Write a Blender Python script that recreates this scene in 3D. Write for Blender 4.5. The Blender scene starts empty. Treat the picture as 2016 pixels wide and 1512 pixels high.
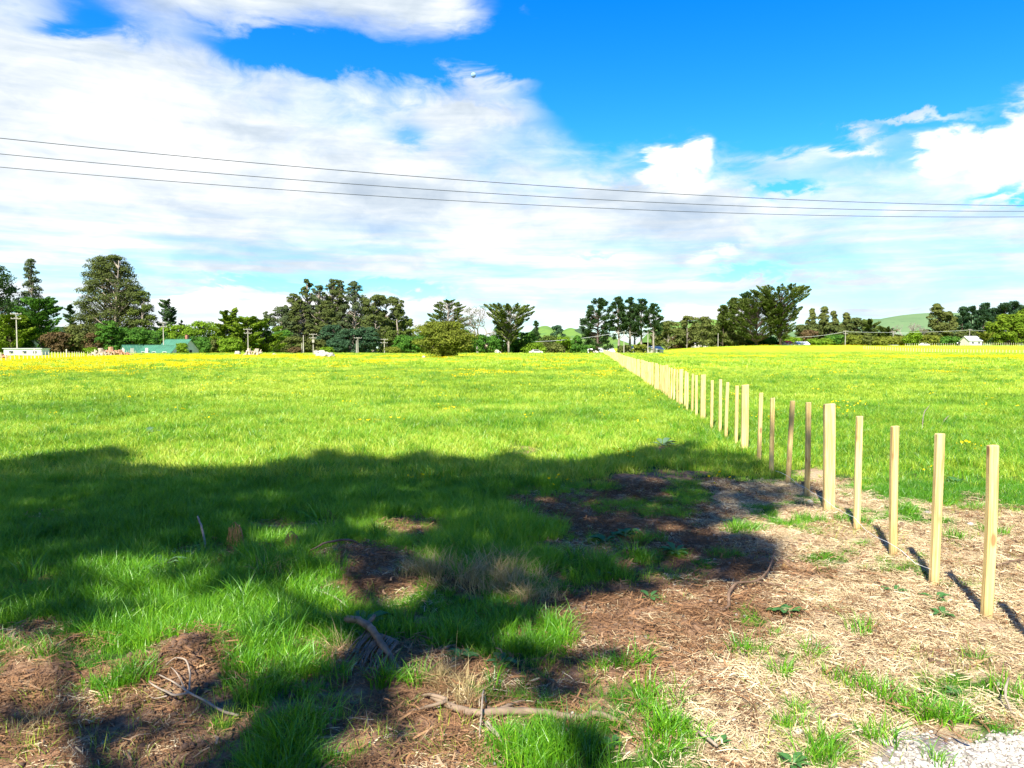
import bpy, math, random
import numpy as np
from mathutils import Vector
SC = bpy.context.scene
COL = SC.collection
R = math.radians

# ------------------------------------------------------------ camera
CAM_H, F, PITCH = 1.70, 1450.0, R(2.80)
cam_data = bpy.data.cameras.new('camera')
cam = bpy.data.objects.new('camera', cam_data)
COL.objects.link(cam)
cam.location = (0, 0, CAM_H)
cam.rotation_euler = (math.pi / 2 - PITCH, 0, 0)
cam_data.sensor_width = 36.0
cam_data.lens = F / 2016 * 36
cam_data.clip_start = 0.05
cam_data.clip_end = 60000
SC.camera = cam

# ------------------------------------------------------------ light and exposure
SUN_EL = R(46)
SUN_AZ = math.atan2(-0.334, -0.942)            # from +Y towards +X
TO_SUN = Vector((math.sin(SUN_AZ) * math.cos(SUN_EL), math.cos(SUN_AZ) * math.cos(SUN_EL), math.sin(SUN_EL)))
SKY_STRENGTH = 0.074
CLOUD_RADIANCE = 0.425
sun_data = bpy.data.lights.new('sun', 'SUN')
sun_data.energy = 5.0
sun_data.angle = R(0.53)
sun_data.color = (1.0, 0.95, 0.84)
sun = bpy.data.objects.new('sun', sun_data)
COL.objects.link(sun)
sun.rotation_euler = (-TO_SUN).to_track_quat('-Z', 'Y').to_euler()
sun.location = (0, -20, 40)
vs = SC.view_settings
vs.view_transform = 'Standard'
vs.look = 'None'
vs.exposure = 1.50
vs.gamma = 1.0
vs.use_curve_mapping = False
SC.cycles.max_bounces = 6
SC.cycles.transparent_max_bounces = 6


class NT:
    """small helper to write node trees"""
    def __init__(self, tree):
        self.t = tree
        tree.nodes.clear()

    def n(self, typ, **kw):
        nd = self.t.nodes.new(typ)
        for k, v in kw.items():
            setattr(nd, k, v)
        return nd

    def put(self, sock, v):
        if v is None:
            return
        if isinstance(v, bpy.types.NodeSocket):
            self.t.links.new(v, sock)
        elif isinstance(v, (int, float)) and sock.type in ('VECTOR', 'RGBA'):
            sock.default_value = (v, v, v) if sock.type == 'VECTOR' else (v, v, v, 1)
        elif isinstance(v, (tuple, list)) and sock.type == 'RGBA' and len(v) == 3:
            sock.default_value = (*v, 1)
        else:
            sock.default_value = v

    def m(self, op, a, b=None, c=None, clamp=False):
        nd = self.n('ShaderNodeMath', operation=op, use_clamp=clamp)
        for i, v in enumerate((a, b, c)):
            if v is not None:
                self.put(nd.inputs[i], v)
        return nd.outputs[0]

    def vm(self, op, a, b=None):
        nd = self.n('ShaderNodeVectorMath', operation=op)
        self.put(nd.inputs[0], a)
        if b is not None:
            self.put(nd.inputs[3] if op == 'SCALE' else nd.inputs[1], b)
        return nd.outputs[0]

    def xyz(self, x, y, z):
        nd = self.n('ShaderNodeCombineXYZ')
        for i, v in enumerate((x, y, z)):
            self.put(nd.inputs[i], v)
        return nd.outputs[0]

    def sep(self, v):
        nd = self.n('ShaderNodeSeparateXYZ')
        self.put(nd.inputs[0], v)
        return nd.outputs

    def noise(self, vec, scale, detail=4, rough=0.55, dist=0.0, color=False):
        nd = self.n('ShaderNodeTexNoise')
        self.put(nd.inputs['Vector'], vec)
        self.put(nd.inputs['Scale'], scale)
        self.put(nd.inputs['Detail'], detail)
        self.put(nd.inputs['Roughness'], rough)
        self.put(nd.inputs['Distortion'], dist)
        return nd.outputs['Color' if color else 'Fac']

    def ramp(self, fac, stops, interp='LINEAR'):
        nd = self.n('ShaderNodeValToRGB')
        nd.color_ramp.interpolation = interp
        el = nd.color_ramp.elements
        while len(el) < len(stops):
            el.new(0.5)
        for e, (p, c) in zip(el, stops):
            e.position = p
            e.color = (c, c, c, 1) if isinstance(c, (int, float)) else (*c, 1)
        self.put(nd.inputs[0], fac)
        return nd.outputs[0]

    def step(self, v, lo, hi):
        nd = self.n('ShaderNodeMapRange', interpolation_type='SMOOTHSTEP')
        self.put(nd.inputs['Value'], v)
        nd.inputs['From Min'].default_value = lo
        nd.inputs['From Max'].default_value = hi
        return nd.outputs[0]

    def mix(self, f, a, b, blend='MIX'):
        nd = self.n('ShaderNodeMix', data_type='RGBA', blend_type=blend)
        self.put(nd.inputs[0], f)
        self.put(nd.inputs[6], a)
        self.put(nd.inputs[7], b)
        return nd.outputs[2]

    def attr(self, name, typ='GEOMETRY'):
        nd = self.n('ShaderNodeAttribute', attribute_name=name, attribute_type=typ)
        return nd.outputs


# ------------------------------------------------------------ world: clear sky with a cloud layer
def pix_sky(u, v):
    """azimuth and tangent of elevation that belong to a point of the photograph's sky"""
    a, b = (u - 1008) / F, (685 - v) / F
    return math.atan(a), b / math.sqrt(1 + a * a)


def build_world():
    w = bpy.data.worlds.new('World')
    SC.world = w
    w.use_nodes = True
    N = NT(w.node_tree)
    out = N.n('ShaderNodeOutputWorld')
    bg = N.n('ShaderNodeBackground')
    bg.inputs[1].default_value = SKY_STRENGTH
    N.t.links.new(bg.outputs[0], out.inputs[0])
    sky = N.n('ShaderNodeTexSky', sky_type='NISHITA')
    sky.sun_disc = False
    sky.sun_elevation = SUN_EL
    sky.sun_rotation = SUN_AZ % (2 * math.pi)
    sky.air_density = 1.0
    sky.dust_density = 0.1
    sky.ozone_density = 3.0
    hs = N.n('ShaderNodeHueSaturation')
    hs.inputs['Hue'].default_value = 0.503
    hs.inputs['Saturation'].default_value = 1.45
    hs.inputs['Value'].default_value = 1.25
    N.t.links.new(sky.outputs[0], hs.inputs['Color'])

    d = N.n('ShaderNodeTexCoord').outputs['Generated']
    x, y, z = N.sep(d)
    az = N.m('ARCTAN2', x, y)
    hor = N.m('SQRT', N.m('ADD', N.m('MULTIPLY', x, x), N.m('MULTIPLY', y, y)))
    te = N.m('DIVIDE', z, N.m('MAXIMUM', hor, 0.02))
    blue = N.mix(1.0, hs.outputs[0], N.ramp(te, [(0.0, (.50, .80, .92)), (.12, (.50, .85, .98)), (.26, (.55, .90, 1.05)), (.45, (.48, .86, 1.1))]), 'MULTIPLY')
    # noise runs over the sky dome; layers flatten towards the horizon
    lay = N.m('MULTIPLY', N.m('POWER', N.m('MAXIMUM', te, 0.0), 0.75), 2.0)
    sph = N.xyz(az, lay, 0.3)
    wob = N.vm('SCALE', N.vm('SUBTRACT', N.noise(sph, 5.0, 3, 0.5, color=True), (0.5, 0.5, 0.5)), 0.16)
    sphw = N.vm('ADD', sph, wob)
    big = N.noise(sphw, 4.0, 2, 0.5)
    fine = N.noise(sphw, 13.0, 9, 0.60)
    n_edge = N.m('ADD', N.m('MULTIPLY', big, 0.40), N.m('MULTIPLY', fine, 0.60))
    # how high the cloud bank reaches, by azimuth (full circle)
    azn = N.m('ADD', N.m('DIVIDE', az, 2 * math.pi), 0.5)
    top = [(0.0, .40), (.20, .55), (.34, .66)]
    for u, v in ((0, -80), (330, 20), (480, 110), (560, 150), (700, 180), (830, 215), (960, 280), (1130, 320), (1330, 350), (1560, 345), (1800, 330), (2016, 300)):
        A, T = pix_sky(u, v)
        top.append((A / (2 * math.pi) + .5, T))
    top += [(.68, .26), (.82, .30), (1.0, .40)]
    bank = N.ramp(azn, top)
    cov = N.m('MULTIPLY', N.m('SUBTRACT', bank, te), 13.0)
    cov = N.m('MINIMUM', cov, 1.35)
    cov = N.m('ADD', cov, N.m('MULTIPLY', N.m('SUBTRACT', n_edge, 0.5), 3.4))

    def blob(u, v, ru, rv, wgt, ragged=1.0):
        A, T = pix_sky(u, v)
        jit = N.m('SUBTRACT', fine, .5)
        dx = N.m('DIVIDE', N.m('SUBTRACT', N.m('ADD', az, N.m('MULTIPLY', jit, .10 * ragged)), A), ru / F)
        dy = N.m('DIVIDE', N.m('SUBTRACT', N.m('ADD', te, N.m('MULTIPLY', jit, -.08 * ragged)), T), rv / F)
        r2 = N.m('ADD', N.m('MULTIPLY', dx, dx), N.m('MULTIPLY', dy, dy))
        return N.m('MULTIPLY', N.m('EXPONENT', N.m('MULTIPLY', r2, -1.0)), wgt)
    for b in ((600, -10, 330, 60, 2.3), (860, 20, 130, 60, 2.1), (1070, 10, 60, 36, 1.3), (1050, 48, 36, 14, .9), (480, 20, 120, 50, .8), (200, 50, 60, 40, -1.4), (130, 75, 50, 22, -1.2),
              (900, 235, 110, 50, 1.0), (1000, 180, 110, 24, 1.5), (980, 235, 110, 26, 1.2), (560, 110, 130, 30, -2.0), (760, 120, 130, 24, -1.6), (810, 275, 45, 26, -1.2),
              (1780, 238, 75, 9, 1.9), (1690, 268, 30, 10, 1.6), (1660, 298, 60, 9, 1.5), (1440, 160, 24, 6, 1.0), (1560, 322, 60, 12, .7), (1200, 190, 200, 90, -1.0), (1390, 400, 160, 34, 1.0), (1250, 385, 90, 30, .8), (1600, 200, 260, 70, -1.2), (1500, 60, 400, 90, -2.0),
              (540, 556, 150, 12, -2.6), (790, 566, 110, 15, -3.0), (1470, 540, 120, 13, -2.6), (1620, 590, 130, 12, -1.4), (1330, 596, 120, 14, -1.6),
              (1170, 500, 80, 8, -1.2), (1530, 366, 50, 9, -1.8), (1970, 395, 60, 9, -1.8), (230, 560, 120, 10, -.9)):
        cov = N.m('ADD', cov, blob(*b))
    soft = N.step(cov, -1.05, 1.15)
    streak = N.noise(N.vm('ADD', N.xyz(N.m('MULTIPLY', az, 3.2), N.m('MULTIPLY', te, 34.0), 1.7), N.vm('SCALE', wob, 2.5)), 1.5, 6, 0.6)
    low = N.step(te, 0.20, 0.08)
    thin = N.m('SUBTRACT', 1.0, N.m('MULTIPLY', N.m('MULTIPLY', low, 0.50), N.step(streak, 0.62, 0.36)))
    alpha = N.m('MULTIPLY', soft, thin)
    # heaped white clouds: firm ragged upper edge, softer base
    heaps = None
    for b in ((1300, 345, 40, 40, 1), (1340, 350, 60, 50, 1), (1372, 318, 30, 40, 1), (1385, 296, 18, 22, 1), (1840, 322, 50, 40, 1), (1885, 300, 40, 46, 1), (1950, 305, 60, 56, 1), (2010, 285, 60, 64, 1), (2090, 270, 80, 80, 1),
              (1430, 494, 34, 18, 1), (1378, 507, 44, 16, 1), (430, 584, 46, 22, 1), (380, 596, 60, 18, 1), (530, 604, 80, 20, 1), (650, 600, 60, 20, 1), (970, 612, 110, 16, 1), (1360, 616, 90, 10, 1)):
        e = blob(*b, .55)
        heaps = e if heaps is None else N.m('MAXIMUM', heaps, e)
    near_heap = N.m('MULTIPLY', heaps, 2.5, clamp=True)
    heap = N.step(N.m('ADD', heaps, N.m('MULTIPLY', N.m('MULTIPLY', N.m('SUBTRACT', fine, .5), 1.7), near_heap)), 0.12, 0.80)
    # cloud brightness: billows and grey bellies
    lum = N.noise(N.vm('ADD', sphw, (0.02, -0.05, 3.0)), 6.5, 6, 0.58)
    lum2 = N.m('ADD', N.m('ADD', N.m('MULTIPLY', lum, 0.70), N.m('MULTIPLY', streak, 0.30)), N.m('MULTIPLY', heap, 0.16))
    ccol = N.ramp(lum2, [(.32, (.46, .55, .66)), (.44, (.64, .72, .80)), (.54, (.84, .88, .92)), (.65, (1.05, 1.05, 1.05))])
    ccol = N.vm('SCALE', ccol, CLOUD_RADIANCE / SKY_STRENGTH)
    final = N.mix(N.m('MAXIMUM', alpha, heap), blue, ccol)
    N.put(bg.inputs[0], final)
    w.cycles.sampling_method = 'MANUAL'
    w.cycles.sample_map_resolution = 512


build_world()


# ------------------------------------------------------------ helpers
def P(u, v, Y):
    """world point at depth Y on the sight line of photo pixel (u, v)"""
    xc, yc = (u - 1008) / F, (756 - v) / F
    dy = math.cos(PITCH) + yc * math.sin(PITCH)
    dz = -math.sin(PITCH) + yc * math.cos(PITCH)
    s = Y / dy
    return xc * s, Y, CAM_H + dz * s


def G(u, v, z=0.0):
    """ground point (height z) seen at photo pixel (u, v)"""
    xc, yc = (u - 1008) / F, (756 - v) / F
    dy = math.cos(PITCH) + yc * math.sin(PITCH)
    dz = -math.sin(PITCH) + yc * math.cos(PITCH)
    s = (z - CAM_H) / dz
    return xc * s, dy * s


def to_uv(x, y, z=0.0):
    c, s = math.cos(PITCH), math.sin(PITCH)
    dep = np.maximum(y * c - (z - CAM_H) * s, 0.05)
    up = y * s + (z - CAM_H) * c
    return 1008 + F * x / dep, 756 - F * up / dep


def _hash(ix, iy, seed):
    n = (ix.astype(np.int64) * 374761393 + iy.astype(np.int64) * 668265263 + seed * 974711) & 0x7fffffff
    n = ((n ^ (n >> 13)) * 1274126177) & 0x7fffffff
    n = (n ^ (n >> 16)) & 0xffff
    return n / 65535.0


def vnoise(x, y, seed=0):
    x = np.asarray(x, float); y = np.asarray(y, float)
    ix, iy = np.floor(x), np.floor(y)
    fx, fy = x - ix, y - iy
    fx, fy = fx * fx * (3 - 2 * fx), fy * fy * (3 - 2 * fy)
    a = _hash(ix, iy, seed); b = _hash(ix + 1, iy, seed); c = _hash(ix, iy + 1, seed); d = _hash(ix + 1, iy + 1, seed)
    return (a * (1 - fx) + b * fx) * (1 - fy) + (c * (1 - fx) + d * fx) * fy


def fbm(x, y, seed=0, oct=4):
    s, a, t = 0, 1.0, 0
    for k in range(oct):
        s = s + a * vnoise(np.asarray(x) * 2 ** k + 17.3 * k, np.asarray(y) * 2 ** k - 9.1 * k, seed + k)
        t += a; a *= 0.5
    return s / t


def sstep(x, lo, hi):
    t = np.clip((np.asarray(x, float) - lo) / (hi - lo), 0, 1)
    return t * t * (3 - 2 * t)


def poly_sd(px, py, poly):
    """signed distance to a polygon, positive inside"""
    px = np.asarray(px, float); py = np.asarray(py, float)
    n = len(poly)
    dmin = np.full(px.shape, 1e18)
    ins = np.zeros(px.shape, bool)
    for i in range(n):
        x1, y1 = poly[i]; x2, y2 = poly[(i + 1) % n]
        ex, ey = x2 - x1, y2 - y1
        t = np.clip(((px - x1) * ex + (py - y1) * ey) / (ex * ex + ey * ey + 1e-12), 0, 1)
        dmin = np.minimum(dmin, (px - x1 - t * ex) ** 2 + (py - y1 - t * ey) ** 2)
        c = ((y1 > py) != (y2 > py)) & (px < (x2 - x1) * (py - y1) / (y2 - y1 + 1e-12) + x1)
        ins ^= c
    d = np.sqrt(dmin)
    return np.where(ins, d, -d)


def mesh_obj(name, verts, faces, mat, parent=None, smooth=False, link=True):
    """verts (n,3); faces: array (m,3)/(m,4) or list of such arrays"""
    if not isinstance(faces, list):
        faces = [faces]
    faces = [np.asarray(f, np.int32) for f in faces if len(f)]
    me = bpy.data.meshes.new(name)
    verts = np.asarray(verts, np.float32)
    loops = np.concatenate([f.ravel() for f in faces])
    tot = np.concatenate([np.full(len(f), f.shape[1], np.int32) for f in faces])
    start = np.concatenate([[0], np.cumsum(tot)[:-1]]).astype(np.int32)
    me.vertices.add(len(verts)); me.vertices.foreach_set('co', verts.ravel())
    me.loops.add(len(loops)); me.loops.foreach_set('vertex_index', loops)
    me.polygons.add(len(tot)); me.polygons.foreach_set('loop_start', start)
    me.polygons.foreach_set('use_smooth', np.full(len(tot), smooth))
    me.update(calc_edges=True)
    if mat:
        me.materials.append(mat)
    o = bpy.data.objects.new(name, me)
    if link:
        COL.objects.link(o)
    if parent:
        o.parent = parent
    return o


class MB:
    """collects pieces of one mesh"""
    def __init__(self):
        self.v, self.f, self.n = [], [], 0

    def add(self, v, f):
        v = np.asarray(v, float)
        self.v.append(v)
        if isinstance(f, list) and isinstance(f[0], tuple):
            f = np.array(f)
        for a in (f if isinstance(f, list) else [f]):
            if len(a):
                self.f.append(np.asarray(a, np.int32) + self.n)
        self.n += len(v)

    def box(self, c, s, rz=0.0, taper=1.0, shear=(0, 0)):
        h = np.array(s) / 2
        v = np.array([(sx, sy, sz) for sz in (-1, 1) for sx, sy in ((-1, -1), (1, -1), (1, 1), (-1, 1))], float) * h
        v[4:, :2] *= taper
        v[4:, 0] += shear[0]; v[4:, 1] += shear[1]
        cr, sr = math.cos(rz), math.sin(rz)
        x = v[:, 0] * cr - v[:, 1] * sr; y = v[:, 0] * sr + v[:, 1] * cr
        v = np.stack([x, y, v[:, 2]], 1) + np.array(c)
        self.add(v, [(0, 3, 2, 1), (4, 5, 6, 7), (0, 1, 5, 4), (1, 2, 6, 5), (2, 3, 7, 6), (3, 0, 4, 7)])

    def tube(self, pts, rad, seg=6, cap=True, rough=0.0, rng=None):
        pts = np.asarray(pts, float); k = len(pts)
        rad = np.broadcast_to(np.asarray(rad, float), (k,))
        tan = np.gradient(pts, axis=0)
        tan /= np.linalg.norm(tan, axis=1)[:, None] + 1e-9
        ref = np.array([0, 0, 1.0]) if abs(tan[:, 2]).mean() < 0.8 else np.array([1.0, 0, 0])
        a = np.cross(tan, ref); a /= np.linalg.norm(a, axis=1)[:, None] + 1e-9
        b = np.cross(tan, a)
        th = np.arange(seg) / seg * 2 * math.pi
        ring = (a[:, None, :] * np.cos(th)[None, :, None] + b[:, None, :] * np.sin(th)[None, :, None])
        rr = np.repeat(rad[:, None], seg, 1)
        if rough and rng is not None:
            rr = rr * (1 + rng.uniform(-rough, rough, rr.shape))
        v = (pts[:, None, :] + ring * rr[:, :, None]).reshape(-1, 3)
        i = np.arange(k - 1)[:, None] * seg; j = np.arange(seg)[None, :]; j2 = (j + 1) % seg
        f = np.stack([i + j, i + j2, i + seg + j2, i + seg + j], -1).reshape(-1, 4)
        fs = [f]
        if cap:
            v = np.vstack([v, pts[0], pts[-1]])
            c0, c1 = k * seg, k * seg + 1
            jj = np.arange(seg); jn = (jj + 1) % seg
            fs.append(np.stack([jn, jj, np.full(seg, c0)], 1))
            fs.append(np.stack([(k - 1) * seg + jj, (k - 1) * seg + jn, np.full(seg, c1)], 1))
        self.add(v, fs)

    def leaves(self, c, axis, side, ln, wd):
        """diamond shaped leaf cards: centre, long axis, side axis, length, width"""
        n = len(c)
        ln = np.broadcast_to(ln, (n,))[:, None]; wd = np.broadcast_to(wd, (n,))[:, None]
        v = np.stack([c - axis * ln / 2, c + side * wd / 2 + axis * ln * .08, c + axis * ln / 2, c - side * wd / 2 + axis * ln * .08], 1).reshape(-1, 3)
        f = np.arange(n * 4).reshape(-1, 4)
        self.add(v, f)

    def build(self, name, mat, parent=None, smooth=False, link=True):
        v = np.concatenate(self.v)
        by = {}
        for f in self.f:
            by.setdefault(f.shape[1], []).append(f)
        return mesh_obj(name, v, [np.concatenate(x) for x in by.values()], mat, parent, smooth, link)


def tag(o, label=None, cat=None, group=None, kind=None):
    for k, v in (('label', label), ('category', cat), ('group', group), ('kind', kind)):
        if v:
            o[k] = v
    return o


def thing(name, loc, label, cat, group=None, rz=0.0):
    o = bpy.data.objects.new(name, None)
    o.empty_display_size = 0.3
    COL.objects.link(o)
    o.location = loc
    o.rotation_euler = (0, 0, rz)
    return tag(o, label, cat, group)


# ------------------------------------------------------------ materials
def mat_new(name):
    m = bpy.data.materials.new(name)
    m.use_nodes = True
    N = NT(m.node_tree)
    out = N.n('ShaderNodeOutputMaterial')
    return m, N, out


def plain(name, col, rough=0.8, var=0.18, scale=3.0, bump=0.0, spec=0.2, coords='Object'):
    m, N, out = mat_new(name)
    p = N.n('ShaderNodeBsdfPrincipled')
    co = N.n('ShaderNodeTexCoord').outputs[coords]
    nz = N.noise(co, scale, 5, .6)
    f = N.step(nz, .3, .7)
    a = tuple(min(1, c * (1 - var)) for c in col); b = tuple(min(1, c * (1 + var)) for c in col)
    N.put(p.inputs['Base Color'], N.mix(f, a, b))
    p.inputs['Roughness'].default_value = rough
    p.inputs['Specular IOR Level'].default_value = spec
    if bump:
        bp = N.n('ShaderNodeBump'); bp.inputs['Strength'].default_value = bump
        N.put(bp.inputs['Height'], N.noise(co, scale * 4, 4, .6)); N.t.links.new(bp.outputs[0], p.inputs['Normal'])
    N.t.links.new(p.outputs[0], out.inputs[0])
    return m


def leafy(name, cols, trans=0.30, inst=False, gloss=0.0, rough=.45):
    """leaf material: a colour drawn per leaf, some light passes through"""
    m, N, out = mat_new(name)
    g = N.n('ShaderNodeNewGeometry')
    r = g.outputs['Random Per Island']
    if inst:
        rnd = N.attr('tint', 'INSTANCER')[2]
        r = N.m('ADD', N.m('MULTIPLY', r, .55), N.m('MULTIPLY', rnd, .45), clamp=True)
    else:
        big = N.noise(N.n('ShaderNodeTexCoord').outputs['Object'], 0.22, 3, .6)
        r = N.m('ADD', N.m('MULTIPLY', r, .65), N.m('MULTIPLY', N.step(big, .3, .7), .35))
    k = len(cols)
    c = N.ramp(r, [(i / (k - 1), cc) for i, cc in enumerate(cols)])
    df = N.n('ShaderNodeBsdfDiffuse'); N.put(df.inputs[0], c)
    tr = N.n('ShaderNodeBsdfTranslucent'); N.put(tr.inputs[0], N.mix(1.0, c, (1.15, 1.1, .55), 'MULTIPLY'))
    mx = N.n('ShaderNodeMixShader'); mx.inputs[0].default_value = trans
    N.t.links.new(df.outputs[0], mx.inputs[1]); N.t.links.new(tr.outputs[0], mx.inputs[2])
    res = mx.outputs[0]
    if gloss:
        gl = N.n('ShaderNodeBsdfGlossy'); gl.inputs['Roughness'].default_value = rough
        gl.inputs[0].default_value = (1, 1, 1, 1)
        m2 = N.n('ShaderNodeMixShader'); m2.inputs[0].default_value = gloss
        N.t.links.new(res, m2.inputs[1]); N.t.links.new(gl.outputs[0], m2.inputs[2])
        res = m2.outputs[0]
    N.t.links.new(res, out.inputs[0])
    return m


# ------------------------------------------------------------ terrain
def fence_x(y):
    return 2.425 + 0.1135 * y


def Hgt(x, y):
    x = np.asarray(x, float); y = np.asarray(y, float)
    s = x - fence_x(y)
    near = 1 - sstep(np.hypot(x, y), 14, 60)
    h = near * ((fbm(x * .9, y * .9, 3, 3) - .5) * .10 + (fbm(x * 3.2, y * 3.2, 8, 3) - .5) * .05)
    h = h + sstep(np.hypot(x, y), 10, 70) * (fbm(x * .05, y * .05, 21, 3) - .5) * .35
    h = h + (x > -60) * 0
    h = h + 2.75 * sstep(s, -6, 75) * sstep(y, 218, 315)          # rise beyond the line of posts
    h = h - 2.6 * (1 - sstep(s, -10, 40)) * sstep(y, 222, 290)    # the land falls away to the houses
    for mx, my, r, hh in MOUNDS:
        h = h + hh * np.exp(-((x - mx) ** 2 + (y - my) ** 2) / (r * r))
    return h


MOUNDS = []
for u, v, r, hh in ((690, 1125, .42, .13), (385, 1305, .22, .10), (420, 1345, .25, .05), (90, 1310, .6, .06), (1430, 1100, .5, .05), (1540, 1075, .35, .06), (850, 1140, .35, .05), (330, 1370, .3, .03)):
    MOUNDS.append((*G(u, v), r, hh))


def hz(x, y):
    return float(Hgt(np.array([x]), np.array([y]))[0])


# bare soil and straw, as areas of the paddock corner (outlines noted in photo pixels, laid out on the ground)
BARE = [
    ([(1100, 960), (1380, 925), (1520, 940), (1600, 925), (1700, 965), (1850, 985), (2100, 1000), (2600, 1150), (3000, 1700), (820, 1700), (1010, 1480), (1215, 1420), (1270, 1310), (1120, 1255), (1060, 1200), (1150, 1130), (1050, 1070), (1010, 1000)], .92),
    ([(610, 1110), (700, 1080), (780, 1105), (960, 1130), (1180, 1180), (1150, 1250), (960, 1262), (760, 1262), (620, 1215)], .95),
    ([(-500, 1370), (-50, 1335), (120, 1275), (225, 1262), (290, 1300), (350, 1285), (440, 1290), (480, 1380), (560, 1512), (700, 1700), (-500, 1800)], .93),
    ([(560, 1275), (700, 1245), (1000, 1265), (1250, 1280), (1250, 1400), (1000, 1500), (900, 1700), (560, 1700), (480, 1440)], .86),
    ([(480, 1045), (540, 1028), (620, 1040), (560, 1058)], .8), ([(600, 1030), (690, 1015), (700, 1030), (620, 1045)], .7),
    ([(740, 1010), (860, 1020), (870, 1060), (800, 1075), (720, 1040)], .6), ([(40, 1262), (90, 1248), (105, 1275), (45, 1290)], .9),
    ([(60, 1120), (100, 1105), (110, 1140), (70, 1160)], .7), ([(1000, 880), (1060, 876), (1080, 890), (1010, 898)], .5), ([(1290, 876), (1350, 872), (1350, 888), (1300, 892)], .6),
]
_BW = [([(G(u, max(v, 800))) for u, v in p], s) for p, s in BARE]


def bare(x, y, islands=True):
    x = np.asarray(x, float); y = np.asarray(y, float)
    n = (fbm(x * 1.3, y * 1.3, 40, 4) - .5)
    n2 = (fbm(x * 4.5, y * 4.5, 44, 3) - .5)
    m = np.zeros(x.shape)
    for p, s in _BW:
        d = poly_sd(x, y, p)
        w = 1.0 if s != .92 else 2.6
        m = np.maximum(m, s * sstep(d + n * .75 * w + n2 * .35 * w, -.12 * w, .24 * w))
    tuft = sstep(fbm(x * 1.9, y * 1.9, 61, 4), .585, .67)            # grass islands on the bare ground
    if not islands:
        return m
    m = m * (1 - .85 * tuft)
    tr = sstep(fbm(x * 2.6 + 50, y * 1.5, 71, 4), .66, .74) * (1 - sstep(y, 6, 9)) * .5
    return np.clip(np.maximum(m, tr), 0, 1)


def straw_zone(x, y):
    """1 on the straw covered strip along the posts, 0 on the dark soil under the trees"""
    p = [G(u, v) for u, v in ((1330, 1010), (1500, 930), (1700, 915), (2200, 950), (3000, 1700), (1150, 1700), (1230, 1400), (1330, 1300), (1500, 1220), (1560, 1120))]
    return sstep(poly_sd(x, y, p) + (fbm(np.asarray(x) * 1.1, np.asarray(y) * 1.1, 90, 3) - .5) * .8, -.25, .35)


GRAVEL = [G(u, v) for u, v in ((1690, 1505), (1730, 1468), (1800, 1440), (1860, 1462), (1940, 1470), (2016, 1440), (2200, 1420), (2700, 1560), (2400, 2300), (1560, 2300), (1620, 1560))]


def gravel(x, y):
    return sstep(poly_sd(x, y, GRAVEL) + (fbm(np.asarray(x) * 6, np.asarray(y) * 6, 95, 2) - .5) * .12, -.03, .05)


def yellow(x, y):
    """share of the meadow that is in flower"""
    x = np.asarray(x, float); y = np.asarray(y, float)
    s = x - fence_x(y)
    patch = fbm(x * .055, y * .030, 120, 4); fine = fbm(x * .35, y * .2, 130, 3)
    left = sstep(y, 36, 62) * (1 - sstep(y, 135, 190)) * (.42 + .58 * sstep(-x, 0, 45))
    left = left * sstep(patch + .75 * (fine - .5) + .09 * sstep(-x, 20, 60), .47, .60)
    right = .85 * sstep(y, 236, 258) * sstep(fine + .5 * (patch - .5), .36, .60) + .85 * sstep(y, 36, 60) * (1 - sstep(y, 130, 170)) * (.45 + .55 * sstep(x, 20, 70)) * sstep(patch + .6 * (fine - .5), .50, .60)
    near = .16 * sstep(y, 11, 20) * sstep(fbm(x * .5, y * .3, 140, 3), .54, .68)
    return np.clip(np.where(s < 0, left, right * sstep(s, 0, 4)) + near, 0, 1)


def axis_grid(lo, hi, a, b, d, g):
    """coordinates with step d inside [a, b], steps growing by g outside, out to lo and hi"""
    mid = list(np.arange(a, b, d))
    up, s = [b], d
    while up[-1] < hi:
        s *= g; up.append(up[-1] + s)
    dn, s = [], d
    c = a
    while c > lo:
        s *= g; c -= s; dn.append(c)
    return np.array(dn[::-1] + mid + up)


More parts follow.
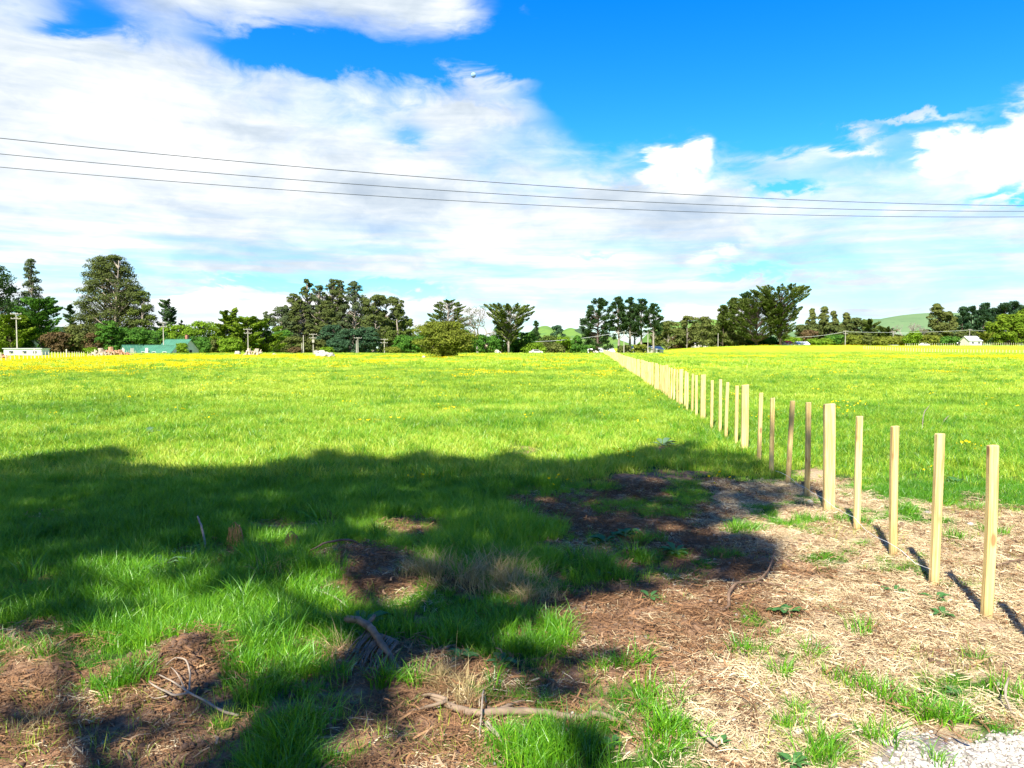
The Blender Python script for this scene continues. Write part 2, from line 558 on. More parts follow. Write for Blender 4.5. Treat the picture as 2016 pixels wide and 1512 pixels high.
def ground_material():
    m, N, out = mat_new('paddock_ground')
    p = N.n('ShaderNodeBsdfPrincipled')
    pos = N.n('ShaderNodeNewGeometry').outputs['Position']
    b = N.attr('bare')[2]; st = N.attr('straw')[2]; gv = N.attr('gravel')[2]; ye = N.attr('yellow')[2]; fa = N.attr('far')[2]
    n1 = N.noise(pos, 14, 8, .68); n2 = N.noise(pos, 2.2, 6, .6); n3 = N.noise(pos, 60, 4, .7); n4 = N.noise(pos, .12, 5, .6); n5 = N.noise(pos, .7, 6, .65)
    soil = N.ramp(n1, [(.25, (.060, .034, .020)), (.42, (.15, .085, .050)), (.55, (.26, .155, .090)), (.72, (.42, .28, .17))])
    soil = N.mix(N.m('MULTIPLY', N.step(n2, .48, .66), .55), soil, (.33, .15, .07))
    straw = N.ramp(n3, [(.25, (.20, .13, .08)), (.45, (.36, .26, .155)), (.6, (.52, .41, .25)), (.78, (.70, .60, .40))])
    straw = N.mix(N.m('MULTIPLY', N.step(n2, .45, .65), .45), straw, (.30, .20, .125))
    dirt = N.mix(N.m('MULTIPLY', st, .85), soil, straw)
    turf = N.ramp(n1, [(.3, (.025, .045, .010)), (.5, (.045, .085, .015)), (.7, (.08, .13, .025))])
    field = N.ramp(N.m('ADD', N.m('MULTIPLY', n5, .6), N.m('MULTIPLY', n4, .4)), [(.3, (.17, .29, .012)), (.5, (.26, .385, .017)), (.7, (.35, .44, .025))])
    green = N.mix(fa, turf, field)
    ny = N.noise(pos, 1.6, 5, .75)
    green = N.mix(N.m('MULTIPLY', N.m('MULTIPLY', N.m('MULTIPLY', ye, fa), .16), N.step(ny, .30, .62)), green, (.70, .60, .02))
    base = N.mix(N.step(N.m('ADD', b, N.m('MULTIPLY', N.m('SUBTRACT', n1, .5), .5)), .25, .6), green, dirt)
    vor = N.n('ShaderNodeTexVoronoi'); vor.inputs['Scale'].default_value = 46; N.put(vor.inputs['Vector'], pos)
    grav = N.mix(N.step(vor.outputs['Distance'], .0, .5), N.mix(.5, (.40, .38, .34), vor.outputs['Color'], 'SOFT_LIGHT'), (.20, .17, .14))
    base = N.mix(gv, base, grav)
    N.put(p.inputs['Base Color'], base)
    p.inputs['Roughness'].default_value = .95
    p.inputs['Specular IOR Level'].default_value = .1
    bp = N.n('ShaderNodeBump'); bp.inputs['Strength'].default_value = .9; bp.inputs['Distance'].default_value = .03
    N.put(bp.inputs['Height'], N.m('ADD', n1, N.m('MULTIPLY', n3, .5))); N.t.links.new(bp.outputs[0], p.inputs['Normal'])
    N.t.links.new(p.outputs[0], out.inputs[0])
    return m


def add_attr(o, name, vals):
    a = o.data.attributes.new(name, 'FLOAT', 'POINT')
    a.data.foreach_set('value', np.asarray(vals, np.float32).ravel())


def build_ground():
    xs = axis_grid(-4500, 4500, -5, 5, .055, 1.06)
    ys = axis_grid(-300, 6000, 1.6, 8.5, .055, 1.04)
    X, Y = np.meshgrid(xs, ys)
    Z = Hgt(X, Y)
    b = bare(X, Y) * (Y < 40)
    near = (np.abs(X) < 8) & (Y < 16)
    Z = Z + near * ((fbm(X * 9, Y * 9, 55, 3) - .5) * .05 * b)
    nx, ny = len(xs), len(ys)
    i = (np.arange(ny - 1)[:, None] * nx + np.arange(nx - 1)[None, :]).ravel()
    f = np.stack([i, i + 1, i + nx + 1, i + nx], 1)
    o = mesh_obj('ground', np.stack([X.ravel(), Y.ravel(), Z.ravel()], 1), f, ground_material(), smooth=True)
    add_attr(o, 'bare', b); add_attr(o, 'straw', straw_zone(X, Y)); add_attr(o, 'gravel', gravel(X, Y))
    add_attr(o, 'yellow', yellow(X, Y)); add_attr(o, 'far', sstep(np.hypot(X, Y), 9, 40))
    tag(o, 'flat green paddock with bare soil and straw in its near corner', kind='structure')
    return o


build_ground()


def hill_mat(name, a, b, c):
    m, N, out = mat_new(name)
    p = N.n('ShaderNodeBsdfDiffuse')
    pos = N.n('ShaderNodeNewGeometry').outputs['Position']
    n = N.noise(pos, .006, 6, .62); n2 = N.noise(pos, .03, 4, .6)
    N.put(p.inputs[0], N.mix(N.m('MULTIPLY', N.step(n2, .58, .66), .7), N.ramp(n, [(.3, a), (.55, b), (.75, a)]), c))
    N.t.links.new(p.outputs[0], out.inputs[0])
    return m


def hill(u0, u1, crest, Y, depth, mat, label, seed):
    """a ridge whose crest passes through the (u, v) points in crest"""
    us = np.array([c[0] for c in crest], float); hs = np.array([P(c[0], c[1], Y)[2] for c in crest])
    U = np.linspace(u0, u1, 120); xs = (U - 1008) / F * Y
    tops = np.interp(U, us, hs)
    k = np.ones(7) / 7
    tops = np.convolve(np.pad(tops, 3, 'edge'), k, 'valid')
    ts = np.linspace(-1, 1, 33)
    X, T = np.meshgrid(xs, ts)
    prof = np.cos(np.clip(T, -1, 1) * math.pi / 2) ** 1.2
    Yy = Y + T * depth
    rel = fbm(X * .006, Yy * .004, seed, 4) - .5
    Z = -12 + (tops[None, :] + 12) * prof * (1 + .35 * rel * (1 - prof)) + rel * 14 * prof * (1 - prof) * 2
    n = len(xs); i = (np.arange(32)[:, None] * n + np.arange(n - 1)[None, :]).ravel()
    o = mesh_obj('hill', np.stack([X.ravel(), Yy.ravel(), Z.ravel()], 1), np.stack([i, i + 1, i + n + 1, i + n], 1), mat, smooth=True)
    tag(o, label, kind='structure')


HA = hill_mat('hill_pasture', (.08, .155, .035), (.12, .20, .045), (.07, .14, .05))
HB = hill_mat('hill_pasture_far', (.09, .155, .07), (.12, .185, .085), (.07, .12, .065))
HC = hill_mat('hill_bush', (.03, .05, .03), (.04, .065, .035), (.025, .04, .025))
hill(1480, 2060, [(1480, 672), (1560, 655), (1690, 629), (1740, 628), (1790, 618), (1830, 616), (1900, 622), (2060, 640)], 2100, 700, HB, 'broad pale green hill behind the hedge', 5)
hill(1010, 1180, [(1010, 680), (1030, 661), (1048, 650), (1062, 643), (1075, 641), (1090, 648), (1110, 660), (1150, 670), (1180, 680)], 1200, 260, HA, 'small rounded green hill with steep face', 9)
hill(1080, 1240, [(1080, 680), (1105, 652), (1120, 645), (1140, 650), (1165, 655), (1200, 664), (1240, 680)], 1500, 300, HA, 'green hill with a dark wooded patch', 13)
hill(1115, 1190, [(1115, 682), (1125, 652), (1140, 646), (1160, 650), (1190, 682)], 1420, 90, HC, 'dark wooded knoll on the far hills', 15)
hill(1270, 1480, [(1270, 676), (1300, 634), (1325, 634), (1360, 632), (1395, 628), (1440, 640), (1480, 672)], 1600, 320, HA, 'green hill rising behind the pines', 19)
hill(80, 190, [(80, 690), (100, 668), (115, 642), (130, 648), (150, 662), (190, 690)], 1500, 250, HC, 'dark bush covered hill beyond the gum trees', 23)


# ------------------------------------------------------------ trees
BARK = {'pale': plain('bark_pale', (.25, .21, .17), .9, .3, .6), 'grey': plain('bark_grey', (.22, .19, .16), .9, .3, .8), 'dark': plain('bark_dark', (.10, .075, .06), .9, .3, .8)}
LEAF = {
    'euc': leafy('leaf_gum', [(0.045, 0.059, 0.018), (0.074, 0.096, 0.027), (0.114, 0.132, 0.038)], .22),
    'euc2': leafy('leaf_gum_blue', [(0.044, 0.066, 0.027), (0.069, 0.093, 0.038), (0.098, 0.126, 0.055)], .22),
    'pine': leafy('leaf_pine', [(0.019, 0.041, 0.016), (0.037, 0.071, 0.024), (0.070, 0.117, 0.037)], .15),
    'cyp': leafy('leaf_cypress', [(0.037, 0.058, 0.013), (0.071, 0.100, 0.021), (0.126, 0.155, 0.033)], .15),
    'mac': leafy('leaf_macrocarpa', [(0.058, 0.104, 0.010), (0.098, 0.158, 0.013), (0.160, 0.218, 0.021)], .2),
    'dec': leafy('leaf_fresh', [(0.089, 0.166, 0.014), (0.135, 0.232, 0.018), (0.208, 0.309, 0.031)], .35),
    'green': leafy('leaf_green', [(0.033, 0.091, 0.016), (0.058, 0.143, 0.021), (0.104, 0.208, 0.029)], .25),
    'wattle': leafy('leaf_wattle', [(0.019, 0.048, 0.024), (0.036, 0.074, 0.036), (0.060, 0.108, 0.050)], .2),
    'olive': leafy('leaf_willow', [(0.083, 0.109, 0.018), (0.144, 0.172, 0.025), (0.232, 0.246, 0.037)], .3),
    'brown': leafy('leaf_brown', [(0.064, 0.043, 0.020), (0.098, 0.067, 0.031), (0.146, 0.107, 0.050)], .2),
    'khaki': leafy('leaf_khaki', [(0.055, 0.072, 0.019), (0.092, 0.108, 0.029), (0.138, 0.154, 0.042)], .2),
}


def prof(kind, t):
    if kind == 'dome':
        return np.sqrt(np.clip(1 - ((t - .42) / .60) ** 2, .02, 1))
    if kind == 'round':
        return np.sqrt(np.clip(1 - ((t - .5) / .54) ** 2, .03, 1))
    if kind == 'cone':
        return np.clip(1 - t, .03, 1) ** .75
    if kind == 'taper':
        return np.clip(np.sqrt(np.clip(1 - ((t - .22) / .80) ** 2, .02, 1)) * (1.10 - .28 * t), .08, 1)
    if kind == 'spire':
        return np.clip(1.04 - t, .05, 1) ** .55 * np.clip(.55 + t, .5, 1)
    if kind == 'column':
        return np.clip(np.sqrt(np.clip(1 - ((t - .45) / .58) ** 2, .02, 1)) * (1.05 - .35 * t), .1, 1)
    if kind == 'umbrella':
        return np.clip(.28 + .85 * t, 0, 1) * np.where(t > .93, .8, 1)
    return np.ones_like(t)


def unit(v):
    return v / (np.linalg.norm(v, axis=-1, keepdims=True) + 1e-9)


def make_tree(name, loc, h, r, kind, shape, leaf, bark, label, cat='tree', group=None, t0=.12, clumps=34, leaves=3600, lsize=.42, stems=1, lean=0.0, crs=.30, fall=.0, seed=0, under=.0, width2=None):
    rng = np.random.default_rng(seed)
    root = thing(name, loc, label, cat, group)
    tb, cb = MB(), MB()
    r2 = width2 or r * .8
    stem_pts = []
    for s in range(stems):
        ox, oy = (0, 0) if stems == 1 else (rng.uniform(-.55, .55) * r, rng.uniform(-.35, .35) * r2)
        k = 7; zz = np.linspace(-.4, h * rng.uniform(.88, .95), k)
        wob = rng.normal(0, .012 * h, (k, 2)); wob[0] = 0
        sp = np.stack([ox * (.25 + .75 * zz / h) + np.cumsum(wob[:, 0]) * .5 + lean * h * np.clip(zz / h, 0, 1) ** 1.5, oy * (.25 + .75 * zz / h) + np.cumsum(wob[:, 1]) * .5, zz], 1)
        rb = max(.10, h * (.022 if stems == 1 else .016))
        tb.tube(sp, rb * np.linspace(1.15, .18, k), 7)
        stem_pts.append(sp)
    n_all = 0
    C, AX, RC = [], [], []
    for c in range(clumps):
        t = (c + rng.uniform(0, 1)) / clumps
        t = t ** .9
        z = h * (t0 + (1 - t0) * t)
        rr = prof(shape, np.array([t]))[0]
        th = rng.uniform(0, 2 * math.pi)
        q = rng.uniform(.35, 1.0) ** .6
        sp = stem_pts[rng.integers(stems)]
        sx, sy = np.interp(z, sp[:, 2], sp[:, 0]), np.interp(z, sp[:, 2], sp[:, 1])
        rc = r * crs * rng.uniform(.65, 1.25) * (.55 + .45 * rr)
        reach = max(0.0, rr * q - rc / r * .55)
        if stems > 1:
            px, py = math.cos(th) * r * reach * .8 + sx * .45, math.sin(th) * r2 * reach * .8 + sy * .45
        else:
            px, py = sx + math.cos(th) * r * reach, sy + math.sin(th) * r2 * reach
        pz = min(z, h - rc * .6)
        C.append((px, py, pz)); RC.append(rc)
        out = np.array([math.cos(th), math.sin(th), .0])
        AX.append(out)
        # limb from the stem to the clump
        z0 = max(h * .06, pz - max(.10 * h, math.hypot(px - sx, py - sy) * (.9 if kind != 'pine' else .25)))
        z0 = min(z0, sp[-1, 2] * .93)
        bx, by = np.interp(z0, sp[:, 2], sp[:, 0]), np.interp(z0, sp[:, 2], sp[:, 1])
        mid = (bx * .45 + px * .55, by * .45 + py * .55, z0 * .42 + pz * .58 - .02 * h)
        tb.tube([(bx, by, z0), mid, (px, py, pz)], [h * .006 + .03, h * .0045 + .02, .02], 4, cap=False)
    C = np.array(C); RC = np.array(RC); AX = np.array(AX)
    per = max(24, int(leaves * 1.85) // clumps)
    for c in range(clumps):
        n = int(per * (RC[c] / RC.mean()) ** 2) + 8
        d = unit(rng.normal(0, 1, (n, 3)))
        if kind in ('euc', 'round', 'bush'):
            d[:, 2] = np.where(rng.random(n) < .75, np.abs(d[:, 2]), d[:, 2])
            rad = RC[c] * rng.uniform(.55, 1.08, n)[:, None]
            pos = C[c] + d * rad * np.array([1, 1, .72 if kind == 'euc' else .8])
            nrm = unit(d + rng.normal(0, .30, (n, 3)) + np.array([0, 0, .2]))
            ax = unit(np.cross(nrm, rng.normal(0, 1, (n, 3))))
            sd = np.cross(nrm, ax)
            ln = lsize * rng.uniform(.6, 1.5, n); wd = ln * rng.uniform(.45, .8, n)
        elif kind == 'pine':
            rad = RC[c] * rng.uniform(.2, 1.1, n)[:, None]
            pos = C[c] + d * rad * np.array([1.05, 1.05, .62])
            ax = unit(d * .7 + AX[c] * .35 + np.array([0, 0, .75]) + rng.normal(0, .35, (n, 3)))
            sd = unit(np.cross(ax, d + rng.normal(0, .35, (n, 3))))
            ln = lsize * rng.uniform(.8, 1.9, n); wd = ln * rng.uniform(.35, .6, n)
        else:                                                    # cypress: flat sprays reaching out and up
            a = unit(AX[c] + np.array([0, 0, .38 if shape != 'umbrella' else .55]))
            along = rng.uniform(-.7, 1.55, n)
            w = RC[c] * .62 * np.clip(1.25 - np.abs(along) * .62, .12, 1)
            pos = C[c] + a * (along * RC[c])[:, None] + d * w[:, None] * np.array([1, 1, .55])
            ax = unit(a + rng.normal(0, .33, (n, 3)) + np.array([0, 0, .1]))
            sd = unit(np.cross(ax, d * .8 + np.array([0, 0, .6]) + rng.normal(0, .3, (n, 3))))
            ln = lsize * rng.uniform(.9, 2.1, n); wd = ln * rng.uniform(.3, .5, n)
        pos[:, 2] = np.clip(pos[:, 2], .12 * lsize + .02, None)
        cb.leaves(pos, ax, sd, ln, wd)
    tb.build('trunk', BARK[bark], root, True)
    cb.build('crown', LEAF[leaf], root)
    return root


def bare_tree(name, loc, h, label, seed, spread=.55, bark='grey', leaf=None):
    rng = np.random.default_rng(seed)
    root = thing(name, loc, label, 'tree')
    tb, tips = MB(), []

    def grow(p, d, ln, rad, lvl):
        q1 = p + d * ln * .5 + rng.normal(0, .05, 3) * ln
        q = p + unit(d + rng.normal(0, .18, 3)) * ln
        tb.tube([p, q1, q], [rad, rad * .85, rad * .62], 5 if lvl < 2 else 4, cap=False)
        if lvl >= 5:
            tips.append(q); return
        for _ in range(3 if lvl in (1, 2) else 2 + (rng.random() < .5)):
            nd = unit(d + rng.normal(0, spread, 3) + np.array([0, 0, .10]))
            grow(q, nd, ln * rng.uniform(.60, .86), max(.035, rad * .6), lvl + 1)
    grow(np.array([0, 0, -.3]), np.array([.03, 0, 1.0]), h * .26, h * .028, 0)
    zmax = max(t[2] for t in tips)
    for i, v in enumerate(tb.v):
        tb.v[i] = v * np.array([h / zmax * 1.05, h / zmax, h / zmax])
    tb.build('trunk', BARK[bark], root, True)
    if leaf:
        cb = MB()
        t = np.array(tips) * h / zmax
        t = t[t[:, 2] > h * .35]
        pos = np.repeat(t, 7, 0) + rng.normal(0, .35, (len(t) * 7, 3))
        ax = unit(rng.normal(0, 1, pos.shape)); sd = unit(np.cross(ax, rng.normal(0, 1, pos.shape)))
        cb.leaves(pos, ax, sd, .42, .22)
        cb.build('crown', LEAF[leaf], root)
    return root


def at_tree(u, vtop, Y):
    x = (u - 1008) / F * Y
    z = hz(x, Y)
    return (x, Y, z), P(u, vtop, Y)[2] - z


_seed = [100]


def T(name, u, hw, vtop, Y, kind, shape, leaf, bark, label, **kw):
    loc, h = at_tree(u, vtop, Y)
    _seed[0] += 1
    ls = kw.pop('lsize', .0022 * Y)
    return make_tree(name, loc, h, hw / F * Y * 1.22, kind, shape, leaf, bark, label, seed=_seed[0], lsize=ls, **kw)


GUMS = 'tall gum trees of the long grove'
PINES = 'pines with bare lower trunks'
# left group
T('pine_tree', -18, 62, 522, 262, 'pine', 'dome', 'pine', 'dark', 'dark ragged pine towering behind the shed', clumps=60, leaves=8000, t0=.05, crs=.26)
T('gum_tree', 66, 27, 510, 275, 'euc', 'spire', 'euc2', 'pale', 'tall slender gum tree rising from dark conifers', clumps=60, leaves=4000, t0=.25, crs=.30, lsize=.5)
T('conifer_tree', 84, 34, 586, 248, 'cyp', 'dome', 'green', 'dark', 'dense dark green conifer under the slender gum tree', clumps=80, leaves=8000, t0=.03, crs=.32)
T('conifer_tree', 22, 34, 620, 240, 'cyp', 'dome', 'mac', 'dark', 'light green layered conifer behind the white shed', clumps=64, leaves=6000, t0=.03, crs=.34)
T('gum_tree', 218, 84, 503, 300, 'euc', 'taper', 'euc', 'pale', 'huge many-stemmed gum tree with broad crown behind the green-roofed house', clumps=270, leaves=24000, stems=5, t0=.05, crs=.15, lsize=.56, width2=11)
T('gum_tree', 285, 26, 572, 296, 'euc', 'column', 'cyp', 'pale', 'thin dark gum leaning out beside the huge gum tree', clumps=30, leaves=2600, t0=.2, crs=.36)
T('conifer_tree', 140, 16, 600, 310, 'cyp', 'cone', 'pine', 'dark', 'small dark conifer peeping out beside the huge gum tree', clumps=26, leaves=1500, t0=.1, crs=.42)
T('shrub', 118, 26, 655, 235, 'bush', 'round', 'brown', 'grey', 'brown twiggy shrub beside the dark conifers', cat='shrub', clumps=30, leaves=2400, t0=.05, crs=.36)
T('shrub', 160, 34, 640, 240, 'bush', 'round', 'khaki', 'grey', 'khaki willow shrub under the huge gum tree', cat='shrub', clumps=36, leaves=2800, t0=.04, crs=.34)
T('shrub', 192, 24, 655, 238, 'bush', 'round', 'brown', 'grey', 'russet bush under the huge gum tree', cat='shrub', clumps=26, leaves=1800, t0=.04, crs=.36)
T('broadleaf_tree', 214, 24, 632, 236, 'euc', 'dome', 'green', 'dark', 'fresh green tree behind the woodpile', clumps=34, leaves=2600, t0=.12, crs=.34)
T('broadleaf_tree', 262, 36, 646, 244, 'bush', 'round', 'green', 'dark', 'rounded green tree beside the smaller green roof', clumps=44, leaves=3400, t0=.05, crs=.30)
T('broadleaf_tree', 306, 30, 652, 250, 'bush', 'round', 'green', 'dark', 'low green tree behind the green roof ridge', clumps=36, leaves=2600, t0=.05, crs=.32)
T('conifer_tree', 330, 27, 590, 292, 'cyp', 'cone', 'pine', 'dark', 'dark upright conifer behind the green roof', clumps=36, leaves=2600, t0=.06, crs=.38)
T('conifer_tree', 361, 10, 630, 300, 'cyp', 'cone', 'pine', 'dark', 'small dark conifer beyond the yellow-green trees', clumps=18, leaves=900, t0=.1, crs=.45)
T('broadleaf_tree', 352, 36, 641, 275, 'bush', 'round', 'dec', 'dark', 'yellow-green tree close behind the green roof', clumps=44, leaves=3200, t0=.05, crs=.30)
T('broadleaf_tree', 402, 38, 634, 282, 'bush', 'round', 'dec', 'dark', 'yellow-green tree beside the pointed macrocarpas', clumps=46, leaves=3200, t0=.05, crs=.30)
T('broadleaf_tree', 372, 26, 662, 262, 'bush', 'round', 'green', 'dark', 'darker green tree below the yellow-green trees', clumps=28, leaves=2000, t0=.04, crs=.34)
T('garden_bush', 361, 13, 676, 205, 'bush', 'round', 'dec', 'dark', 'clipped bright green bush before the white gable', cat='bush', clumps=26, leaves=1300, t0=.02, crs=.40, lsize=.34)
T('garden_bush', 404, 13, 673, 208, 'bush', 'round', 'green', 'dark', 'rounded green bush beside the house chimney', cat='bush', clumps=26, leaves=1300, t0=.02, crs=.40, lsize=.34)
T('garden_bush', 180, 14, 685, 196, 'bush', 'round', 'dec', 'dark', 'low bright green bush beside the woodpile', cat='bush', clumps=24, leaves=1200, t0=.02, crs=.40, lsize=.34)
T('conifer_tree', 446, 27, 612, 240, 'cyp', 'cone', 'mac', 'grey', 'pointed light green macrocarpa, taller of two', clumps=56, leaves=4600, t0=.03, crs=.30)
T('conifer_tree', 463, 18, 606, 245, 'cyp', 'cone', 'mac', 'grey', 'narrow green macrocarpa top between its neighbours', clumps=30, leaves=2000, t0=.1, crs=.36)
T('conifer_tree', 486, 26, 623, 236, 'cyp', 'dome', 'mac', 'dark', 'yellow-green macrocarpa beside the power pole and stump', clumps=46, leaves=3800, t0=.03, crs=.32)
T('conifer_tree', 520, 32, 628, 242, 'cyp', 'dome', 'mac', 'dark', 'broad yellow-green macrocarpa beside the gum grove', clumps=50, leaves=4200, t0=.03, crs=.30)
T('gum_tree', 527, 12, 612, 300, 'euc', 'column', 'euc2', 'pale', 'small thin gum behind the macrocarpas', clumps=14, leaves=900, t0=.3, crs=.5)
T('shrub', 455, 22, 667, 224, 'bush', 'round', 'dec', 'dark', 'light green shrub under the pointed macrocarpas', cat='shrub', clumps=26, leaves=1700, t0=.03, crs=.38)
T('shrub', 428, 18, 670, 228, 'bush', 'round', 'khaki', 'dark', 'khaki shrub under the pointed macrocarpas', cat='shrub', clumps=22, leaves=1300, t0=.03, crs=.38)
# gum grove
GUM_LABELS = ('lowest outer gum of the grove, next to the macrocarpas', 'stepped gum of the grove, second from the macrocarpas', 'gum with the slender spire, highest at the macrocarpa end of the grove', 'gum with round head just inside the slender-spired one', 'tall gum in the middle of the grove, first of the close pair', 'narrow gum in the middle of the grove, second of the close pair',
              'broad-headed tall gum before the open-crowned gums', 'lower gum filling the grove below the slender-spired one', 'lower gum filling the middle of the grove')
for i, (u, hw, vt, Y) in enumerate(((556, 26, 604, 300), (582, 22, 578, 318), (606, 18, 549, 326), (632, 21, 562, 315), (656, 21, 549, 322), (674, 15, 552, 334), (700, 25, 554, 318), (590, 20, 590, 300), (645, 22, 592, 298))):
    T('gum_tree', u, hw * 1.35, vt, Y, 'euc', 'taper', 'euc' if i % 3 else 'euc2', 'pale', GUM_LABELS[i], group=GUMS, clumps=100, leaves=7000, t0=.04, crs=.22, lsize=.55)
T('gum_tree', 736, 25, 580, 300, 'euc', 'umbrella', 'euc', 'pale', 'open gum with spreading olive crown at the grove edge', clumps=30, leaves=2800, t0=.3, crs=.30)
T('gum_tree', 762, 26, 585, 306, 'euc', 'umbrella', 'euc', 'pale', 'flat-topped olive gum above the dark grove end', clumps=28, leaves=2400, t0=.34, crs=.30)
T('gum_tree', 783, 12, 589, 300, 'euc', 'umbrella', 'euc', 'pale', 'thin gum with a single tuft crown at the grove end', clumps=9, leaves=700, t0=.7, crs=.6)
T('gum_tree', 740, 30, 620, 285, 'euc', 'dome', 'euc', 'pale', 'lower olive gum under the open-crowned gums', clumps=34, leaves=2800, t0=.25, crs=.30)
T('dark_tree', 784, 24, 608, 312, 'euc', 'dome', 'cyp', 'grey', 'dark dense tree closing the gum grove', clumps=40, leaves=3200, t0=.1, crs=.32)
T('dark_tree', 806, 16, 628, 305, 'euc', 'dome', 'cyp', 'grey', 'dark tree behind the big willow bush', clumps=26, leaves=1900, t0=.06, crs=.36)
for u, hw, vt, Y in ((655, 26, 640, 272), (690, 28, 648, 268), (722, 26, 644, 274), (668, 20, 668, 260)):
    T('wattle_tree', u, hw, vt, Y, 'euc', 'dome', 'wattle', 'dark', 'blue-green wattle under the tall gum grove', group='wattles under the gum grove', clumps=34, leaves=2600, t0=.06, crs=.32)
T('shrub', 575, 30, 664, 268, 'bush', 'round', 'khaki', 'dark', 'olive undergrowth bush under the grove beside the macrocarpa', cat='shrub', clumps=30, leaves=2000, t0=.03, crs=.34)
T('shrub', 620, 28, 668, 270, 'bush', 'round', 'khaki', 'dark', 'olive undergrowth bush behind the twin bare poles', cat='shrub', clumps=30, leaves=1900, t0=.03, crs=.34)
T('shrub', 581, 12, 684, 215, 'bush', 'round', 'brown', 'dark', 'orange-brown bush on the paddock edge', cat='shrub', clumps=20, leaves=900, t0=.02, crs=.4, lsize=.34)
T('shrub', 645, 14, 684, 212, 'bush', 'round', 'dec', 'dark', 'light green bush behind the limestone heap', cat='shrub', clumps=20, leaves=900, t0=.02, crs=.4, lsize=.34)
T('shrub', 775, 14, 684, 214, 'bush', 'round', 'olive', 'dark', 'pale green bush under the dark end of the grove', cat='shrub', clumps=20, leaves=900, t0=.02, crs=.4, lsize=.34)
T('shrub', 815, 26, 664, 225, 'bush', 'round', 'green', 'dark', 'green shrub tucked against the big willow bush', cat='shrub', clumps=30, leaves=2000, t0=.03, crs=.34)
# centre
T('willow_bush', 876, 63, 634, 124, 'bush', 'round', 'olive', 'grey', 'big rounded yellow-green willow bush standing in the meadow', cat='bush', clumps=130, leaves=12000, t0=.06, crs=.18, stems=3, lsize=.26)
T('cypress_tree', 880, 34, 590, 250, 'cyp', 'dome', 'cyp', 'grey', 'windswept cypress behind the big willow bush', clumps=110, leaves=5500, t0=.1, crs=.19, lean=.06, lsize=.42)
loc, h = at_tree(941, 604, 246)
bare_tree('half_dead_tree', loc, h, 'half-dead grey tree with bare branches between two cypresses', 5, .55, 'grey', 'khaki')
T('cypress_tree', 1002, 38, 600, 236, 'cyp', 'umbrella', 'cyp', 'grey', 'flat-topped cypress with pale leaning trunk', clumps=120, leaves=6000, t0=.26, crs=.18, lean=.04, lsize=.42)
T('shrub', 988, 24, 640, 244, 'bush', 'round', 'green', 'dark', 'dark green shrub under the flat-topped cypress', cat='shrub', clumps=30, leaves=2200, t0=.02, crs=.34)
T('shrub', 956, 26, 660, 232, 'bush', 'round', 'green', 'dark', 'green shrub under the half-dead grey tree', cat='shrub', clumps=30, leaves=1900, t0=.02, crs=.34)
T('shrub', 1034, 24, 655, 246, 'bush', 'round', 'green', 'dark', 'green shrub beside the flat-topped cypress', cat='shrub', clumps=26, leaves=1700, t0=.02, crs=.36)
T('pine_tree', 1056, 9, 632, 300, 'pine', 'column', 'pine', 'dark', 'small narrow pine before the rounded hill', clumps=20, leaves=1100, t0=.05, crs=.5)
T('dark_tree', 1096, 16, 641, 300, 'bush', 'dome', 'wattle', 'dark', 'dark round-headed tree before the green hills', clumps=26, leaves=1500, t0=.05, crs=.36)
T('shrub', 1075, 24, 662, 260, 'bush', 'round', 'cyp', 'dark', 'dark olive hedge bush beside the narrow pine', cat='shrub', clumps=26, leaves=1500, t0=.02, crs=.36)
T('shrub', 1052, 22, 676, 240, 'bush', 'round', 'dec', 'dark', 'bright shrub beside the low white car roof', cat='shrub', clumps=24, leaves=1300, t0=.02, crs=.38)
T('shrub', 1085, 24, 676, 244, 'bush', 'round', 'khaki', 'dark', 'khaki shrub between bright shrub and round bush', cat='shrub', clumps=24, leaves=1300, t0=.02, crs=.38)
T('shrub', 1112, 22, 664, 256, 'bush', 'round', 'dec', 'dark', 'yellow-green shrub behind the round dark bush', cat='shrub', clumps=24, leaves=1300, t0=.02, crs=.38)
T('garden_bush', 1134, 12, 661, 235, 'bush', 'round', 'green', 'dark', 'dense round green bush near the far end of the posts', cat='bush', clumps=28, leaves=1500, t0=.02, crs=.38)
T('shrub', 1152, 16, 680, 232, 'bush', 'round', 'green', 'dark', 'low green shrub at the far end of the posts', cat='shrub', clumps=20, leaves=1000, t0=.02, crs=.4)
# pines
T('pine_tree', 1176, 31, 587, 262, 'pine', 'dome', 'pine', 'dark', 'broad dark pine leaning behind the far end of the posts', clumps=110, leaves=7000, t0=.04, crs=.19, lean=.04, lsize=.46)
for u, hw, vt, Y in ((1217, 19, 584, 270), (1238, 18, 585, 276), (1262, 19, 588, 272), (1287, 18, 597, 268), (1250, 15, 600, 285)):
    T('pine_tree', u, hw, vt, Y, 'pine', 'column', 'pine', 'grey', 'tall pine with bare pale trunk in the clump', group=PINES, clumps=46, leaves=3400, t0=.38, crs=.28, lsize=.46)
T('broadleaf_tree', 1315, 24, 632, 330, 'euc', 'dome', 'khaki', 'grey', 'low olive tree beside the pine clump', clumps=28, leaves=1900, t0=.06, crs=.34)
T('broadleaf_tree', 1352, 20, 622, 340, 'euc', 'column', 'khaki', 'grey', 'narrow olive tree behind the roofs', clumps=28, leaves=1900, t0=.06, crs=.38)
T('broadleaf_tree', 1382, 28, 624, 338, 'euc', 'dome', 'khaki', 'grey', 'wide olive tree behind the white roofs', clumps=34, leaves=2400, t0=.06, crs=.34)
T('shrub', 1335, 34, 664, 352, 'bush', 'round', 'brown', 'dark', 'brown shrubs mass between the white roofs', cat='shrub', clumps=26, leaves=1400, t0=.02, crs=.34)
T('shrub', 1232, 14, 680, 262, 'bush', 'round', 'khaki', 'dark', 'khaki bush before the long white wall', cat='shrub', clumps=18, leaves=800, t0=.02, crs=.4)
